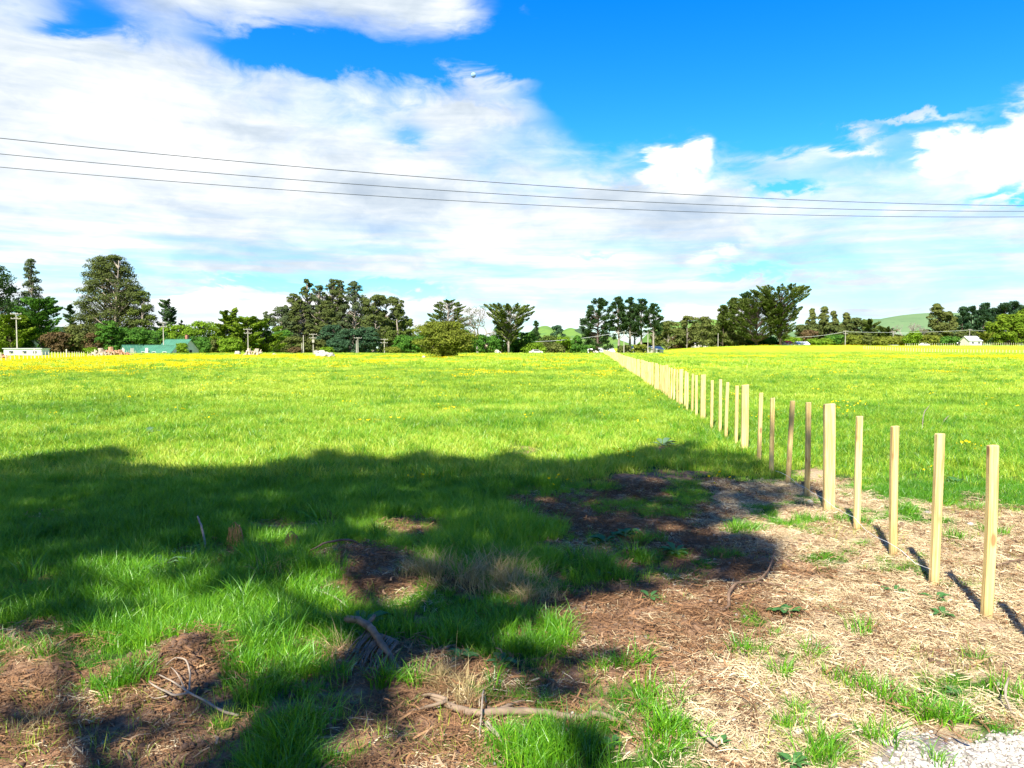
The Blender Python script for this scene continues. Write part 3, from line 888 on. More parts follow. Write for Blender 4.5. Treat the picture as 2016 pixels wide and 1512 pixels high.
T('shrub', 1258, 14, 679, 266, 'bush', 'round', 'olive', 'dark', 'yellowish bush before the long white wall', cat='shrub', clumps=18, leaves=800, t0=.02, crs=.4)
T('pine_tree', 1422, 17, 600, 352, 'pine', 'column', 'cyp', 'dark', 'pine beside the great cypress, nearer the roofs', clumps=30, leaves=2400, t0=.1, crs=.40)
T('pine_tree', 1442, 16, 586, 358, 'pine', 'column', 'cyp', 'grey', 'pine with pale trunk against the great cypress', clumps=28, leaves=2200, t0=.2, crs=.42)
T('pine_tree', 1468, 18, 575, 368, 'pine', 'dome', 'pine', 'dark', 'pine top showing above the great cypress shoulder', clumps=28, leaves=2000, t0=.3, crs=.40)
T('cypress_tree', 1488, 44, 582, 340, 'cyp', 'round', 'cyp', 'dark', 'spreading dark cypress beside the great wedge-topped cypress', clumps=170, leaves=8500, t0=.14, crs=.16, lsize=.55)
T('cypress_tree', 1536, 45, 563, 336, 'cyp', 'umbrella', 'cyp', 'dark', 'great wedge-topped cypress with feathery crown', clumps=210, leaves=11000, t0=.12, crs=.15, lsize=.55)
T('shrub', 1440, 20, 655, 352, 'bush', 'round', 'khaki', 'dark', 'grey twiggy scrub under the dark pines', cat='shrub', clumps=22, leaves=1300, t0=.02, crs=.38)
T('shrub', 1502, 30, 664, 356, 'bush', 'round', 'green', 'dark', 'dark hedge bush behind the cypress trunks', cat='shrub', clumps=26, leaves=1400, t0=.02, crs=.36)
# right group
for u, hw, vt, Y in ((1598, 15, 607, 400), (1620, 17, 603, 404), (1640, 14, 612, 402), (1662, 17, 616, 398)):
    T('gum_tree', u, hw, vt, Y, 'euc', 'spire', 'khaki', 'grey', 'pointed khaki gum behind the hedge', group='khaki gums behind the hedge', clumps=30, leaves=2200, t0=.05, crs=.42)
T('gum_tree', 1682, 22, 626, 392, 'euc', 'dome', 'euc', 'grey', 'broad dark olive gum against the pale hill', clumps=34, leaves=2500, t0=.05, crs=.34)
T('shrub', 1594, 16, 650, 385, 'bush', 'round', 'brown', 'dark', 'russet shrub beside the great cypress', cat='shrub', clumps=20, leaves=1200, t0=.02, crs=.4)
T('shrub', 1560, 16, 664, 372, 'bush', 'round', 'dec', 'dark', 'bright green bush behind the cypress trunks', cat='shrub', clumps=20, leaves=1000, t0=.02, crs=.4)
T('cypress_tree', 1712, 14, 629, 380, 'cyp', 'umbrella', 'cyp', 'dark', 'small dark cypress against the pale hill', clumps=24, leaves=1500, t0=.1, crs=.4)
T('cypress_tree', 1745, 16, 644, 384, 'cyp', 'umbrella', 'cyp', 'dark', 'low spreading cypress above the hedge', clumps=20, leaves=1200, t0=.2, crs=.4)
for u, hw, vt, Y, lf, lb in ((1612, 24, 668, 366, 'dec', 'bright shrub in the hedge beside the white garage'), (1642, 22, 660, 372, 'green', 'green shrub in the hedge beside the tall power pole'), (1680, 26, 661, 370, 'olive', 'olive shrub in the hedge behind the power pole'),
                             (1706, 9, 656, 352, 'khaki', 'upright khaki shrub standing before the hedge'), (1740, 26, 664, 366, 'olive', 'flat olive length of the hedge'), (1772, 20, 663, 366, 'olive', 'pale length of hedge beside the bright bush'),
                             (1796, 18, 653, 356, 'dec', 'rounded bright green bush in the hedge'), (1830, 22, 661, 362, 'olive', 'hedge shrub under the broad khaki gum'), (1862, 22, 664, 360, 'green', 'green hedge shrub under the broad khaki gum'), (1888, 18, 668, 358, 'green', 'green hedge shrub beside the white house')):
    T('shrub', u, hw, vt, Y, 'bush', 'round', lf, 'dark', lb, cat='shrub', clumps=26, leaves=1500, t0=.01, crs=.36)
T('gum_tree', 1843, 26, 598, 380, 'euc', 'spire', 'khaki', 'grey', 'broad khaki gum with pointed top beside the dark pines', clumps=50, leaves=3800, t0=.05, crs=.32)
T('gum_tree', 1866, 20, 613, 376, 'euc', 'spire', 'khaki', 'grey', 'lower shoulder gum against the broad khaki gum', clumps=34, leaves=2400, t0=.05, crs=.36)
for u, hw, vt, Y in ((1893, 16, 604, 420), (1912, 16, 602, 424), (1932, 16, 596, 418), (1955, 16, 606, 424), (1978, 22, 596, 420), (1996, 20, 592, 424)):
    T('pine_tree', u, hw, vt, Y, 'pine', 'dome', 'wattle', 'dark', 'dark pine in the block behind the white house', group='dark pines behind the white house', clumps=32, leaves=2400, t0=.04, crs=.38)
T('broadleaf_tree', 1988, 40, 620, 352, 'bush', 'dome', 'mac', 'dark', 'rounded rich green tree beside the white house', clumps=80, leaves=6000, t0=.04, crs=.22)
T('broadleaf_tree', 2030, 34, 606, 356, 'bush', 'dome', 'mac', 'dark', 'tall rich green tree behind the rounded one', clumps=60, leaves=4200, t0=.04, crs=.26)
T('palm_shrub', 1938, 11, 655, 346, 'cyp', 'umbrella', 'olive', 'dark', 'spiky pale shrub beside the white house', cat='shrub', clumps=14, leaves=700, t0=.2, crs=.45)
for u, v0, vt, Y in ((1783, 664, 634, 372), (1793, 664, 637, 372), (1808, 664, 640, 374)):
    loc, h = at_tree(u, vt, Y)
    bare_tree('bare_poplar', loc, h, 'thin bare tree standing before the pale hill', int(u), .30, 'grey')['group'] = 'thin bare trees before the pale hill'

# lower growth that closes the belt between the named trees
for rows, lf, lb, gp in ((((396, 26, 664, 268), (412, 24, 668, 240), (438, 24, 664, 262), (505, 24, 664, 262), (540, 26, 656, 278), (560, 24, 650, 290)), 'green', 'dark green undergrowth tree in the belt beside the macrocarpas', 'undergrowth beside the macrocarpas'),
                         (((590, 24, 640, 330), (615, 24, 632, 336), (640, 24, 628, 338), (668, 24, 625, 340), (695, 24, 625, 338), (715, 22, 632, 336), (752, 24, 640, 330), (775, 24, 650, 300), (572, 24, 618, 332), (600, 24, 606, 340), (628, 24, 600, 342), (652, 24, 596, 342), (680, 24, 596, 344), (706, 24, 602, 342), (728, 22, 612, 340), (764, 24, 622, 336), (792, 20, 632, 330)), 'cyp', 'dark tree closing the back of the gum grove', 'dark trees behind the gum grove'),
                         (((795, 22, 660, 262), (838, 22, 655, 262), (850, 24, 640, 268), (910, 26, 650, 262), (930, 26, 660, 256), (965, 22, 664, 258), (1010, 22, 668, 262), (1022, 20, 672, 252), (1064, 22, 670, 282), (1100, 22, 668, 286), (1125, 20, 672, 270)), 'green', 'low green tree in the belt behind the willow bush and cypresses', 'low trees behind the willow bush and cypresses'),
                         (((1300, 22, 655, 350), (1330, 24, 650, 362), (1362, 24, 648, 366), (1400, 24, 650, 362), (1425, 24, 652, 366), (1455, 22, 658, 366), (1480, 20, 664, 366)), 'khaki', 'low olive tree behind the pale roofs', 'low trees behind the pale roofs'),
                         (((1580, 20, 640, 402), (1606, 22, 640, 398), (1632, 22, 642, 396), (1655, 22, 645, 396), (1700, 22, 652, 390), (1725, 22, 655, 388), (1760, 20, 660, 386), (1818, 20, 650, 386), (1900, 20, 650, 392)), 'euc', 'dull green tree behind the long hedge', 'low trees behind the long hedge'),
                         (((10, 26, 660, 262), (44, 26, 650, 266), (104, 24, 650, 262), (140, 26, 662, 262), (178, 24, 660, 262), (240, 24, 655, 270), (290, 26, 655, 272), (330, 24, 650, 276)), 'green', 'dark green undergrowth tree under the huge gum tree', 'undergrowth under the huge gum tree')):
    for u, hw, vt, Y in rows:
        T('broadleaf_tree', u, hw, vt, Y, 'bush', 'round', lf, 'dark', lb, group=gp, clumps=30, leaves=1700, t0=.02, crs=.34)


# ------------------------------------------------------------ trees behind the camera, whose shade lies on the paddock corner
SHADE = [
    [(-1500, 925), (-400, 920), (0, 918), (140, 898), (250, 888), (300, 920), (370, 926), (480, 930), (590, 905), (640, 890), (700, 897), (770, 908), (830, 890), (880, 908), (950, 915), (1010, 886), (1060, 908), (1110, 915), (1190, 900), (1290, 880), (1380, 872), (1430, 892), (1500, 900),
     (1545, 925), (1600, 965), (1610, 1000), (1530, 1010), (1500, 1040), (1440, 1050), (1560, 1070), (1580, 1100), (1540, 1130), (1440, 1160), (1300, 1180), (1150, 1195), (1130, 1240), (1260, 1280), (1240, 1330), (1160, 1360), (1120, 1420), (1250, 1470), (1400, 1475), (1500, 1512), (1400, 1700), (1200, 2200),
     (-1500, 2200)],
]
LIT = [
    [(640, 1160), (560, 1176), (470, 1195), (330, 1228), (250, 1262), (140, 1290), (40, 1310), (-80, 1340), (-500, 1370), (-500, 1410), (-60, 1400), (60, 1370), (140, 1360), (230, 1325), (300, 1300), (420, 1262), (560, 1215), (680, 1190), (690, 1150)],
    [(690, 1040), (760, 1030), (850, 1042), (770, 1058)], [(520, 1062), (600, 1052), (610, 1062), (530, 1076)],
    [(560, 1260), (650, 1245), (660, 1285), (600, 1330), (560, 1300)], [(840, 1340), (930, 1340), (960, 1405), (880, 1415)], [(-60, 1450), (60, 1440), (80, 1512), (-60, 1530)],
    [(1140, 1380), (1200, 1376), (1200, 1410), (1140, 1412)], [(1180, 1330), (1300, 1290), (1330, 1440), (1200, 1440)],
    [(1080, 1230), (1200, 1215), (1210, 1270), (1130, 1275)],
]


def build_shade():
    rng = np.random.default_rng(77)
    sh = [[G(u, v) for u, v in p] for p in SHADE]; li = [[G(u, v) for u, v in p] for p in LIT]
    n = 90000
    x = rng.uniform(-14, 5, n); y = rng.uniform(.9, 13.5, n)
    nz = (fbm(x * .8, y * .8, 200, 3) - .5) * .5
    inside = np.max([poly_sd(x, y, p) for p in sh], 0) + nz * .45 + (fbm(x * 3.5, y * 2.5, 230, 2) - .5) * .45 > .10
    lit = (np.max([poly_sd(x, y, p) for p in li], 0) + nz * .4 > -.07) | (poly_sd(x, y, li[0]) + nz * .3 > -.20)
    hole = (fbm(x * 2.6, y * 1.8, 210, 3) > .70) & (y < 6.5)
    keep = inside & ~lit & ~hole & (rng.random(n) < (.13 + .20 * sstep(y, 3.8, 4.9) + .22 * sstep(y, 5.0, 6.6)) * (1 - .5 * sstep(x, 1.8, 3.2)))
    x, y = x[keep], y[keep]; n = len(x)
    # crown depth: which part of the foliage stands in the sun's way
    y0 = -3.2 - 2.6 * fbm(x * .35, y * .35, 220, 2) - rng.uniform(0, 1.6, n)
    ky, kx = -TO_SUN.y / TO_SUN.z, -TO_SUN.x / TO_SUN.z       # ground offset per metre of height
    h = (y - y0) / ky
    pos = np.stack([x - kx * h, y - ky * h, h], 1)
    trunks = ((-12.8, -5.4), (-8.6, -4.9), (-4.2, -5.2))
    which = np.argmin([np.abs(pos[:, 0] - t[0]) for t in trunks], 0)
    labels = ('tall dark macrocarpa behind the viewer, casting the outer shade', 'tall dark macrocarpa behind the viewer, casting the middle shade', 'tall dark macrocarpa behind the viewer, its shade reaching the posts')
    for k, (tx, ty) in enumerate(trunks):
        z0 = hz(tx, ty)
        root = thing('macrocarpa_tree', (tx, ty, z0), labels[k], 'tree')
        c = pos[which == k] - np.array([tx, ty, z0])
        m = len(c)
        cb = MB()
        ax = unit(rng.normal(0, 1, (m, 3)) + np.array([0, 0, .3])); sd = unit(np.cross(ax, rng.normal(0, 1, (m, 3))))
        cb.leaves(c, ax, sd, rng.uniform(.16, .42, m), rng.uniform(.10, .24, m))
        cb.build('crown', LEAF['cyp'], root)
        tb = MB()
        top = c[:, 2].max() * .93
        zz = np.linspace(-.3, top, 8)
        sp = np.stack([np.cumsum(rng.normal(0, .08, 8)), np.cumsum(rng.normal(0, .06, 8)), zz], 1)
        tb.tube(sp, np.linspace(.45, .06, 8), 10)
        for j in range(34):
            q = c[rng.integers(m)]
            zb = max(2.0, q[2] - abs(q[0]) * .5 - 1.0)
            b = np.array([np.interp(zb, zz, sp[:, 0]), np.interp(zb, zz, sp[:, 1]), zb])
            tb.tube([b, b * .45 + q * .55 + np.array([0, 0, -.2]), q], [.09, .05, .015], 5, cap=False)
        tb.build('trunk', BARK['dark'], root, True)


build_shade()


# ------------------------------------------------------------ fence posts
def wood_mat():
    m, N, out = mat_new('sawn_pine')
    p = N.n('ShaderNodeBsdfPrincipled')
    co = N.n('ShaderNodeTexCoord').outputs['Object']
    rnd = N.n('ShaderNodeObjectInfo').outputs['Random']
    v = N.vm('ADD', co, N.vm('SCALE', N.xyz(rnd, rnd, rnd), 37.0))
    x, y, z = N.sep(v)
    grain = N.noise(N.xyz(N.m('MULTIPLY', x, 60.0), N.m('MULTIPLY', y, 60.0), N.m('MULTIPLY', z, 2.2)), 1.0, 5, .6, .6)
    blot = N.noise(v, 3.0, 4, .55)
    c = N.ramp(grain, [(.30, (.36, .22, .075)), (.46, (.60, .43, .17)), (.58, (.70, .54, .235)), (.72, (.80, .65, .32))])
    c = N.mix(N.m('MULTIPLY', N.step(blot, .5, .72), .45), c, (.46, .31, .14))
    tone = N.m('ADD', .70, N.m('MULTIPLY', rnd, .28))
    c = N.mix(1.0, c, N.xyz(tone, tone, tone), 'MULTIPLY')
    vo = N.n('ShaderNodeTexVoronoi'); vo.inputs['Scale'].default_value = 1.0
    N.put(vo.inputs['Vector'], N.xyz(N.m('MULTIPLY', x, 9.0), N.m('MULTIPLY', y, 9.0), N.m('MULTIPLY', z, 3.2)))
    c = N.mix(N.m('MULTIPLY', N.step(vo.outputs['Distance'], .20, .08), .8), c, (.22, .11, .045))
    oz = N.sep(co)[2]
    mud = N.m('MULTIPLY', N.step(N.m('ADD', oz, N.m('MULTIPLY', N.noise(v, 30.0, 3, .6), .10)), .16, .05), .6)
    c = N.mix(mud, c, (.16, .10, .06))
    crack = N.noise(N.xyz(N.m('MULTIPLY', x, 130.0), N.m('MULTIPLY', y, 130.0), N.m('MULTIPLY', z, 3.0)), 1.0, 2, .5)
    c = N.mix(N.m('MULTIPLY', N.step(crack, .64, .70), .55), c, (.20, .12, .05))
    N.put(p.inputs['Base Color'], c)
    p.inputs['Roughness'].default_value = .8
    p.inputs['Specular IOR Level'].default_value = .15
    bp = N.n('ShaderNodeBump'); bp.inputs['Strength'].default_value = .25; bp.inputs['Distance'].default_value = .004
    N.put(bp.inputs['Height'], grain); N.t.links.new(bp.outputs[0], p.inputs['Normal'])
    N.t.links.new(p.outputs[0], out.inputs[0])
    return m


WOOD = wood_mat()


def post_mesh(name, w, d, h, rng, mat):
    """sawn post with eased corners, slightly twisted, end cut a little out of square"""
    e = .006
    ring = np.array([(-w / 2 + e, -d / 2), (w / 2 - e, -d / 2), (w / 2, -d / 2 + e), (w / 2, d / 2 - e), (w / 2 - e, d / 2), (-w / 2 + e, d / 2), (-w / 2, d / 2 - e), (-w / 2, -d / 2 + e)])
    zs = [-.25, 0, h * .35, h * .7, h - .006, h]
    V = []
    tw = rng.uniform(-.05, .05); bx = rng.uniform(-.010, .010)
    for k, z in enumerate(zs):
        a = tw * z / h
        r = ring * (.93 if k == 5 else 1)
        x = r[:, 0] * math.cos(a) - r[:, 1] * math.sin(a) + bx * math.sin(max(z, 0) / h * 3)
        y = r[:, 0] * math.sin(a) + r[:, 1] * math.cos(a)
        zz = z + (x * rng.uniform(-.12, .12) if k >= 4 else 0)
        V.append(np.stack([x, y, np.full(8, z) + (x * .08 if k >= 4 else 0)], 1))
    V = np.concatenate(V)
    f = [(i * 8 + j, i * 8 + (j + 1) % 8, (i + 1) * 8 + (j + 1) % 8, (i + 1) * 8 + j) for i in range(5) for j in range(8)]
    o = mesh_obj(name, V, [np.array(f), np.array([[40, 41, 42, 43, 44, 45, 46, 47]])], mat, link=False)
    return o.data


rngp = np.random.default_rng(11)
BATTENS = [post_mesh('fence_batten', .054, .052, 1.075 + .02 * k, rngp, WOOD) for k in (-1, 0, 1, 0)]
STAKES = [post_mesh('fence_post', .106, .080, 1.10 + .02 * k, rngp, WOOD) for k in (-1, 0, 1)]


def put_post(name, me, x, y, rz, lean, label, group, cat='post'):
    o = bpy.data.objects.new(name, me)
    COL.objects.link(o)
    o.location = (x, y, hz(x, y))
    o.rotation_euler = (lean[0], lean[1], rz)
    return tag(o, label, cat, group)


ys = [3.72, 4.48, 5.19, 5.95, 6.73, 7.61, 8.33, 9.13, 9.97, 10.8, 11.84, 12.56, 13.4, 14.4, 15.3, 16.65]
while ys[-1] < 232:
    ys.append(ys[-1] + .86 + rngp.uniform(-.05, .05))
ang = -math.atan(.1186)
near_lab = {1: 'pale square batten standing nearest the gravel patch', 2: 'pale square batten, second from the gravel', 3: 'pale batten with a dark knot near its top, third from the gravel', 4: 'thin pale batten just beside the first wide post',
            5: 'wide sawn post nearest the gravel, edge of the tree shade', 6: 'brownish batten in tree shade, first beyond the wide post', 7: 'brownish batten in tree shade, second beyond the wide post', 8: 'slim sunlit batten standing in the shade edge, third beyond the wide post',
            9: 'thin brownish batten just before the second wide post', 10: 'wide sawn post with its foot in tree shade, second wide one from the gravel'}
for i, y in enumerate(ys):
    wide = i % 5 == 0 and i > 0
    lean = (rngp.normal(0, .008), rngp.normal(0, .010))
    x = fence_x(y) + rngp.normal(0, .012)
    me = STAKES[rngp.integers(3)] if wide else BATTENS[rngp.integers(4)]
    if wide:
        lb, g = near_lab.get(i, 'wide sawn pine post in the long sunlit row'), 'wide posts of the long row'
    else:
        lb, g = near_lab.get(i, 'slim sawn pine batten in the long sunlit row'), 'slim battens of the long row'
    put_post('fence_post' if wide else 'fence_batten', me, x, y, ang + rngp.normal(0, .05), lean, lb, g)

mb = MB()
sy = [y - .045 for y in ys[2:9]]
sp = []
for a, b in zip(sy[:-1], sy[1:]):
    for t in (0, .33, .66):
        y = a + (b - a) * t
        sp.append((fence_x(y) - .045, y, hz(fence_x(y), y) + .13 - .02 * math.sin(t * 3.1)))
mb.tube(sp, .0013, 5)
tag(mb.build('string_line', plain('white_string', (.75, .78, .78), .6)), 'thin pale string line stretched low along the near posts', 'string')

PALE = plain('pale_far_posts', (.50, .45, .33), .85, .15, 2)
FARP = [post_mesh('fence_post', .07, .06, 1.08, rngp, PALE), post_mesh('fence_post', .16, .13, 1.45, rngp, PALE)]
y = 80.0
k = 0
while y < 172:
    x = -28.5 - .344 * y
    put_post('fence_post', FARP[1] if k % 10 == 9 else FARP[0], x, y, .3, (rngp.normal(0, .02), rngp.normal(0, .02)), 'pale post of the far fence before the white shed' if k % 10 != 9 else 'taller pale strainer post of the far fence before the white shed', 'far fence posts before the white shed' if k % 10 != 9 else 'strainer posts before the white shed')
    y += 1.55 if y < 120 else 2.8
    k += 1
FARR = post_mesh('fence_post', .10, .09, 1.10, rngp, PALE)
for k in range(66):
    t = k / 65
    x = 152 - 27 * t; yy = 206 + 56 * t
    put_post('fence_post', FARR, x, yy, .2, (rngp.normal(0, .02), rngp.normal(0, .02)), 'pale post of the short fence crossing the far paddock', 'far fence posts crossing the paddock')
for k in range(64):
    t = k / 63
    x = 160 + 62 * t; yy = 300 + 8 * t
    put_post('fence_post', FARR, x, yy, .1, (rngp.normal(0, .02), rngp.normal(0, .02)), 'pale post of the boundary fence below the hedge', 'boundary fence posts below the hedge')

# ------------------------------------------------------------ power poles and wires
CONC = plain('pole_timber', (.33, .30, .26), .9, .2, 1.5)
CERAM = plain('insulator', (.55, .52, .5), .35, .1, 3, spec=.5)
WIRE = plain('wire', (.045, .05, .055), .6, .1, 3)
WIREP = plain('wire_pale', (.55, .56, .55), .6, .1, 3)


def power_pole(loc, h, rz, label, arms=2, group=None, wid=2.4):
    root = thing('power_pole', loc, label, 'power pole', group, rz)
    mb = MB(); mb.box((0, 0, h / 2 - .5), (.27, .25, h + 1.0), taper=.62); mb.build('pole', CONC, root)
    for a in range(arms):
        z = h - .25 - a * 1.15
        w = wid if a == 0 else wid * .9
        mb = MB(); mb.box((0, -.17, z), (w, .10, .12)); arm = mb.build('crossarm', CONC, root)
        for sx in (-.46, -.16, .16, .46):
            mi = MB(); mi.tube([(sx * w, -.17, z + .06), (sx * w, -.17, z + .2), (sx * w, -.17, z + .28)], [.045, .06, .035], 6)
            mi.build('insulator', CERAM, arm)
    return root


for u, vt, Y, rz, lb, arms in ((35, 616, 178, .25, 'tall grey power pole before the dark conifers', 2), (323, 634, 218, .25, 'grey power pole standing before the green roof', 2), (489, 647, 222, .3, 'grey power pole beside the weathered stump', 2), (617, 657, 240, .3, 'power pole with a boxed transformer before the gum grove', 2),
                               (705, 664, 246, .3, 'short power pole before the blue-green wattles', 1), (757, 667, 252, .3, 'short power pole at the dark end of the grove', 2), (1663, 651, 330, .2, 'pale power pole before the hedge', 2), (1413, 656, 335, .2, 'slim pale pole under the dark pines', 0), (1228, 652, 258, .2, 'slim pale pole among the bare pine trunks', 0),
                               (1275, 653, 262, .2, 'slim pole at the end of the pine clump', 0), (1757, 652, 366, .2, 'thin grey pole above the flat hedge', 1), (1907, 648, 360, .2, 'thin grey pole behind the white house', 1), (598, 660, 244, .0, 'bare taller pole of twin poles under the gum grove', 0), (595, 675, 246, .0, 'bare shorter pole of twin poles under the gum grove', 0), (702, 670, 250, 0, 'bare pole beside a short power pole', 0)):
    loc, h = at_tree(u, vt, Y)
    pp = power_pole(loc, h, rz, lb, arms)
    if u == 617:
        mb = MB(); mb.box((0, -.45, h - 2.4), (.7, .55, 1.0)); mb.build('transformer', CONC, pp)


def wire(name, p0, p1, sag, r, mat, label, group, n=24):
    p0, p1 = np.array(p0), np.array(p1)
    t = np.linspace(0, 1, n)
    pts = p0[None] * (1 - t)[:, None] + p1[None] * t[:, None]
    pts[:, 2] -= 4 * sag * t * (1 - t)
    mb = MB(); mb.tube(pts, r, 5)
    return tag(mb.build(name, mat), label, 'wire', group)


def overhead():
    rows = (((272, 361, 405), 'uppermost of three dark wires crossing the sky'), ((303, 383, 416), 'middle of three dark wires crossing the sky'), ((329, 401, 427), 'lowest of three dark wires crossing the sky'))
    zw = 7.6
    for (va, vm, vb), lb in rows:
        # horizontal positions where a wire of about 7.6 m height meets the three sight lines
        pts = []
        for u, v in ((0, va), (1000, vm), (2016, vb)):
            xc, yc = (u - 1008) / F, (756 - v) / F
            dy = math.cos(PITCH) + yc * math.sin(PITCH); dz = -math.sin(PITCH) + yc * math.cos(PITCH)
            pts.append((xc, dy, dz))
        a = np.array(pts[0]) * (zw - CAM_H) / pts[0][2]
        c = np.array(pts[2]) * (zw - CAM_H) / pts[2][2]
        # middle point: lies over the straight line a-c in plan
        m = pts[1]
        s = (a[0] * (c[1] - a[1]) - a[1] * (c[0] - a[0])) / (m[0] * (c[1] - a[1]) - m[1] * (c[0] - a[0]))
        zm = m[2] * s
        tm = (m[0] * s - a[0]) / (c[0] - a[0])
        drop = (zw - CAM_H) - zm
        curv = drop / (tm * (1 - tm))
        d = c - a
        t0, t1 = -.55, 1.5
        tt = np.linspace(t0, t1, 60)
        P3 = a[None] + d[None] * tt[:, None]
        P3[:, 2] -= curv * tt * (1 - tt)
        P3[:, 2] += CAM_H
        mb = MB(); mb.tube(P3, .011, 5)
        tag(mb.build('power_line', WIRE), lb, 'wire', 'overhead wires')
        ends.append((P3[0], P3[-1]))


ends = []
overhead()
for k, lb in ((0, 'roadside power pole at the higher end of the overhead wires'), (1, 'roadside power pole at the lower end of the overhead wires')):
    e = np.mean([x[k] for x in ends], 0)
    dv = ends[0][k] - ends[2][k]
    top = max(x[k][2] for x in ends)
    power_pole((e[0], e[1], hz(e[0], e[1])), top + .1 - hz(e[0], e[1]), math.atan2(dv[1], dv[0]), lb, 1, None, 3.4)
FW = 'thin pale wires before the far trees'
for (u0, v0, Y0), (u1, v1, Y1), sg in (((1030, 673, 250), (1228, 653, 258), .8), ((1228, 653, 258), (1302, 657, 300), .4), ((1560, 664, 340), (1663, 653, 330), .6), ((1663, 653, 330), (1907, 650, 360), .7), ((1907, 650, 360), (2040, 650, 380), .4), ((1757, 656, 366), (1800, 657, 366), .2)):
    wire('power_line', P(u0, v0, Y0), P(u1, v1, Y1), sg, .045, WIREP, 'thin pale wire strung before the far trees', FW)

# ------------------------------------------------------------ houses and sheds
WHITE = plain('white_paint', (.58, .58, .56), .6, .06, .5)
CREAM = plain('cream_wall', (.50, .47, .41), .7, .08, .5)
GREENROOF = plain('green_iron', (.045, .145, .085), .5, .15, .6, spec=.4)
GREYROOF = plain('pale_iron', (.46, .47, .48), .45, .1, .6, spec=.4)
REDP = plain('red_paint', (.38, .045, .035), .5, .12, 1)
GLASS = plain('window_glass', (.03, .04, .05), .08, .1, 1, spec=.8)
DARK = plain('dark_opening', (.03, .03, .03), .8, .1, 1)
BRICK = plain('chimney_brick', (.26, .12, .08), .9, .2, 2)


def roof_slab(mb, a, b, c, d, th=.12):
    """sloping slab over corners a b c d (counter-clockwise from above)"""
    top = np.array([a, b, c, d], float); bot = top - np.array([0, 0, th])
    mb.add(np.vstack([bot, top]), [(0, 3, 2, 1), (4, 5, 6, 7), (0, 1, 5, 4), (1, 2, 6, 5), (2, 3, 7, 6), (3, 0, 4, 7)])


def gable_house(name, loc, L, W, he, hr, rz, wall, roof, label, cat, wins=3, chimney=False, ribs=True):
    """ridge along local x; he eave height, hr ridge height"""
    root = thing(name, loc, label, cat, None, rz)
    mb = MB()
    v = [(-L / 2, -W / 2, -.6), (L / 2, -W / 2, -.6), (L / 2, W / 2, -.6), (-L / 2, W / 2, -.6), (-L / 2, -W / 2, he), (L / 2, -W / 2, he), (L / 2, W / 2, he), (-L / 2, W / 2, he), (-L / 2, 0, hr - .1), (L / 2, 0, hr - .1)]
    mb.add(v, [np.array([(0, 1, 5, 4), (2, 3, 7, 6)]), np.array([(1, 2, 6, 9, 5), (3, 0, 4, 8, 7)])])
    mb.build('wall', wall, root)
    mb = MB(); o = .35
    dz = (hr - he) * (o / (W / 2))
    roof_slab(mb, (-L / 2 - o, -W / 2 - o, he - dz), (L / 2 + o, -W / 2 - o, he - dz), (L / 2 + o, 0, hr), (-L / 2 - o, 0, hr))
    roof_slab(mb, (-L / 2 - o, 0, hr), (L / 2 + o, 0, hr), (L / 2 + o, W / 2 + o, he - dz), (-L / 2 - o, W / 2 + o, he - dz))
    if ribs:
        n = int(L / .8)
        for k in range(n + 1):
            x = -L / 2 + L * k / n
            mb.tube([(x, -W / 2 - o, he - dz + .02), (x, 0, hr + .02)], .035, 4)
    mb.tube([(-L / 2 - o, 0, hr + .02), (L / 2 + o, 0, hr + .02)], .10, 6)
    rf = mb.build('roof', roof, root)
    if chimney:
        mb = MB(); mb.box((L * .30, W * .1, hr + .5), (.8, .8, 1.8)); mb.build('chimney', BRICK, rf)
    for k in range(wins):
        x = -L / 2 + L * (k + .5) / wins
        mb = MB(); mb.box((x, -W / 2 - .03, he * .55), (1.3, .1, 1.1)); w = mb.build('window', WHITE, root)
        mb = MB(); mb.box((x, -W / 2 - .07, he * .55), (1.1, .06, .9)); mb.build('pane', GLASS, w)
    mb = MB(); mb.box((L / 2 + .03, 0, he * .55), (.1, 1.2, 1.1)); w = mb.build('window', WHITE, root)
    mb = MB(); mb.box((L / 2 + .07, 0, he * .55), (.06, 1.0, .9)); mb.build('pane', GLASS, w)
    mb = MB(); mb.box((-L * .22, -W / 2 - .04, .9), (.95, .1, 2.0)); mb.build('door', CREAM, root)
    return root


def base(u, Y):
    x = (u - 1008) / F * Y
    return x, Y, hz(x, Y)


# the green-roofed house: main block, a lean-to in front and a smaller wing
x, y, z = base(352, 226)
g = gable_house('farm_house', (x, y, z - .2), 9.0, 7.0, P(352, 686, 226)[2] - z, P(352, 669, 226)[2] - z + .3, -.30, WHITE, GREENROOF, 'white house with green iron roof behind the bright bush', 'house', 3, True)
x, y, z = base(318, 218)
gable_house('farm_shed', (x, y, z - .2), 11.0, 6.0, P(318, 694, 218)[2] - z + .2, P(318, 681, 218)[2] - z + .4, -.25, WHITE, GREENROOF, 'low green iron roof joined before the white house', 'shed', 3)
x, y, z = base(262, 222)
gable_house('farm_shed', (x, y, z - .2), 5.5, 4.6, P(262, 694, 222)[2] - z, P(262, 680, 222)[2] - z + .3, .9, WHITE, GREENROOF, 'small green roof standing apart beside the woodpile', 'shed', 1)
x, y, z = base(1910, 348)
gable_house('farm_house', (x, y, z), 6.5, 6.0, 2.5, 4.5, .15, CREAM, GREYROOF, 'white house with pale roof beside the spiky shrub', 'house', 2)
x, y, z = base(1345, 372)
gable_house('farm_house', (x, y, z), 12, 8, 2.6, 5.2, .2, CREAM, GREYROOF, 'pale house half hidden by brown shrubs', 'house', 3)
x, y, z = base(1375, 362)
gable_house('farm_shed', (x, y, z), 7.5, 5, 1.9, 3.3, .1, CREAM, GREYROOF, 'ribbed pale roof of a low shed beside the brown shrubs', 'shed', 2)
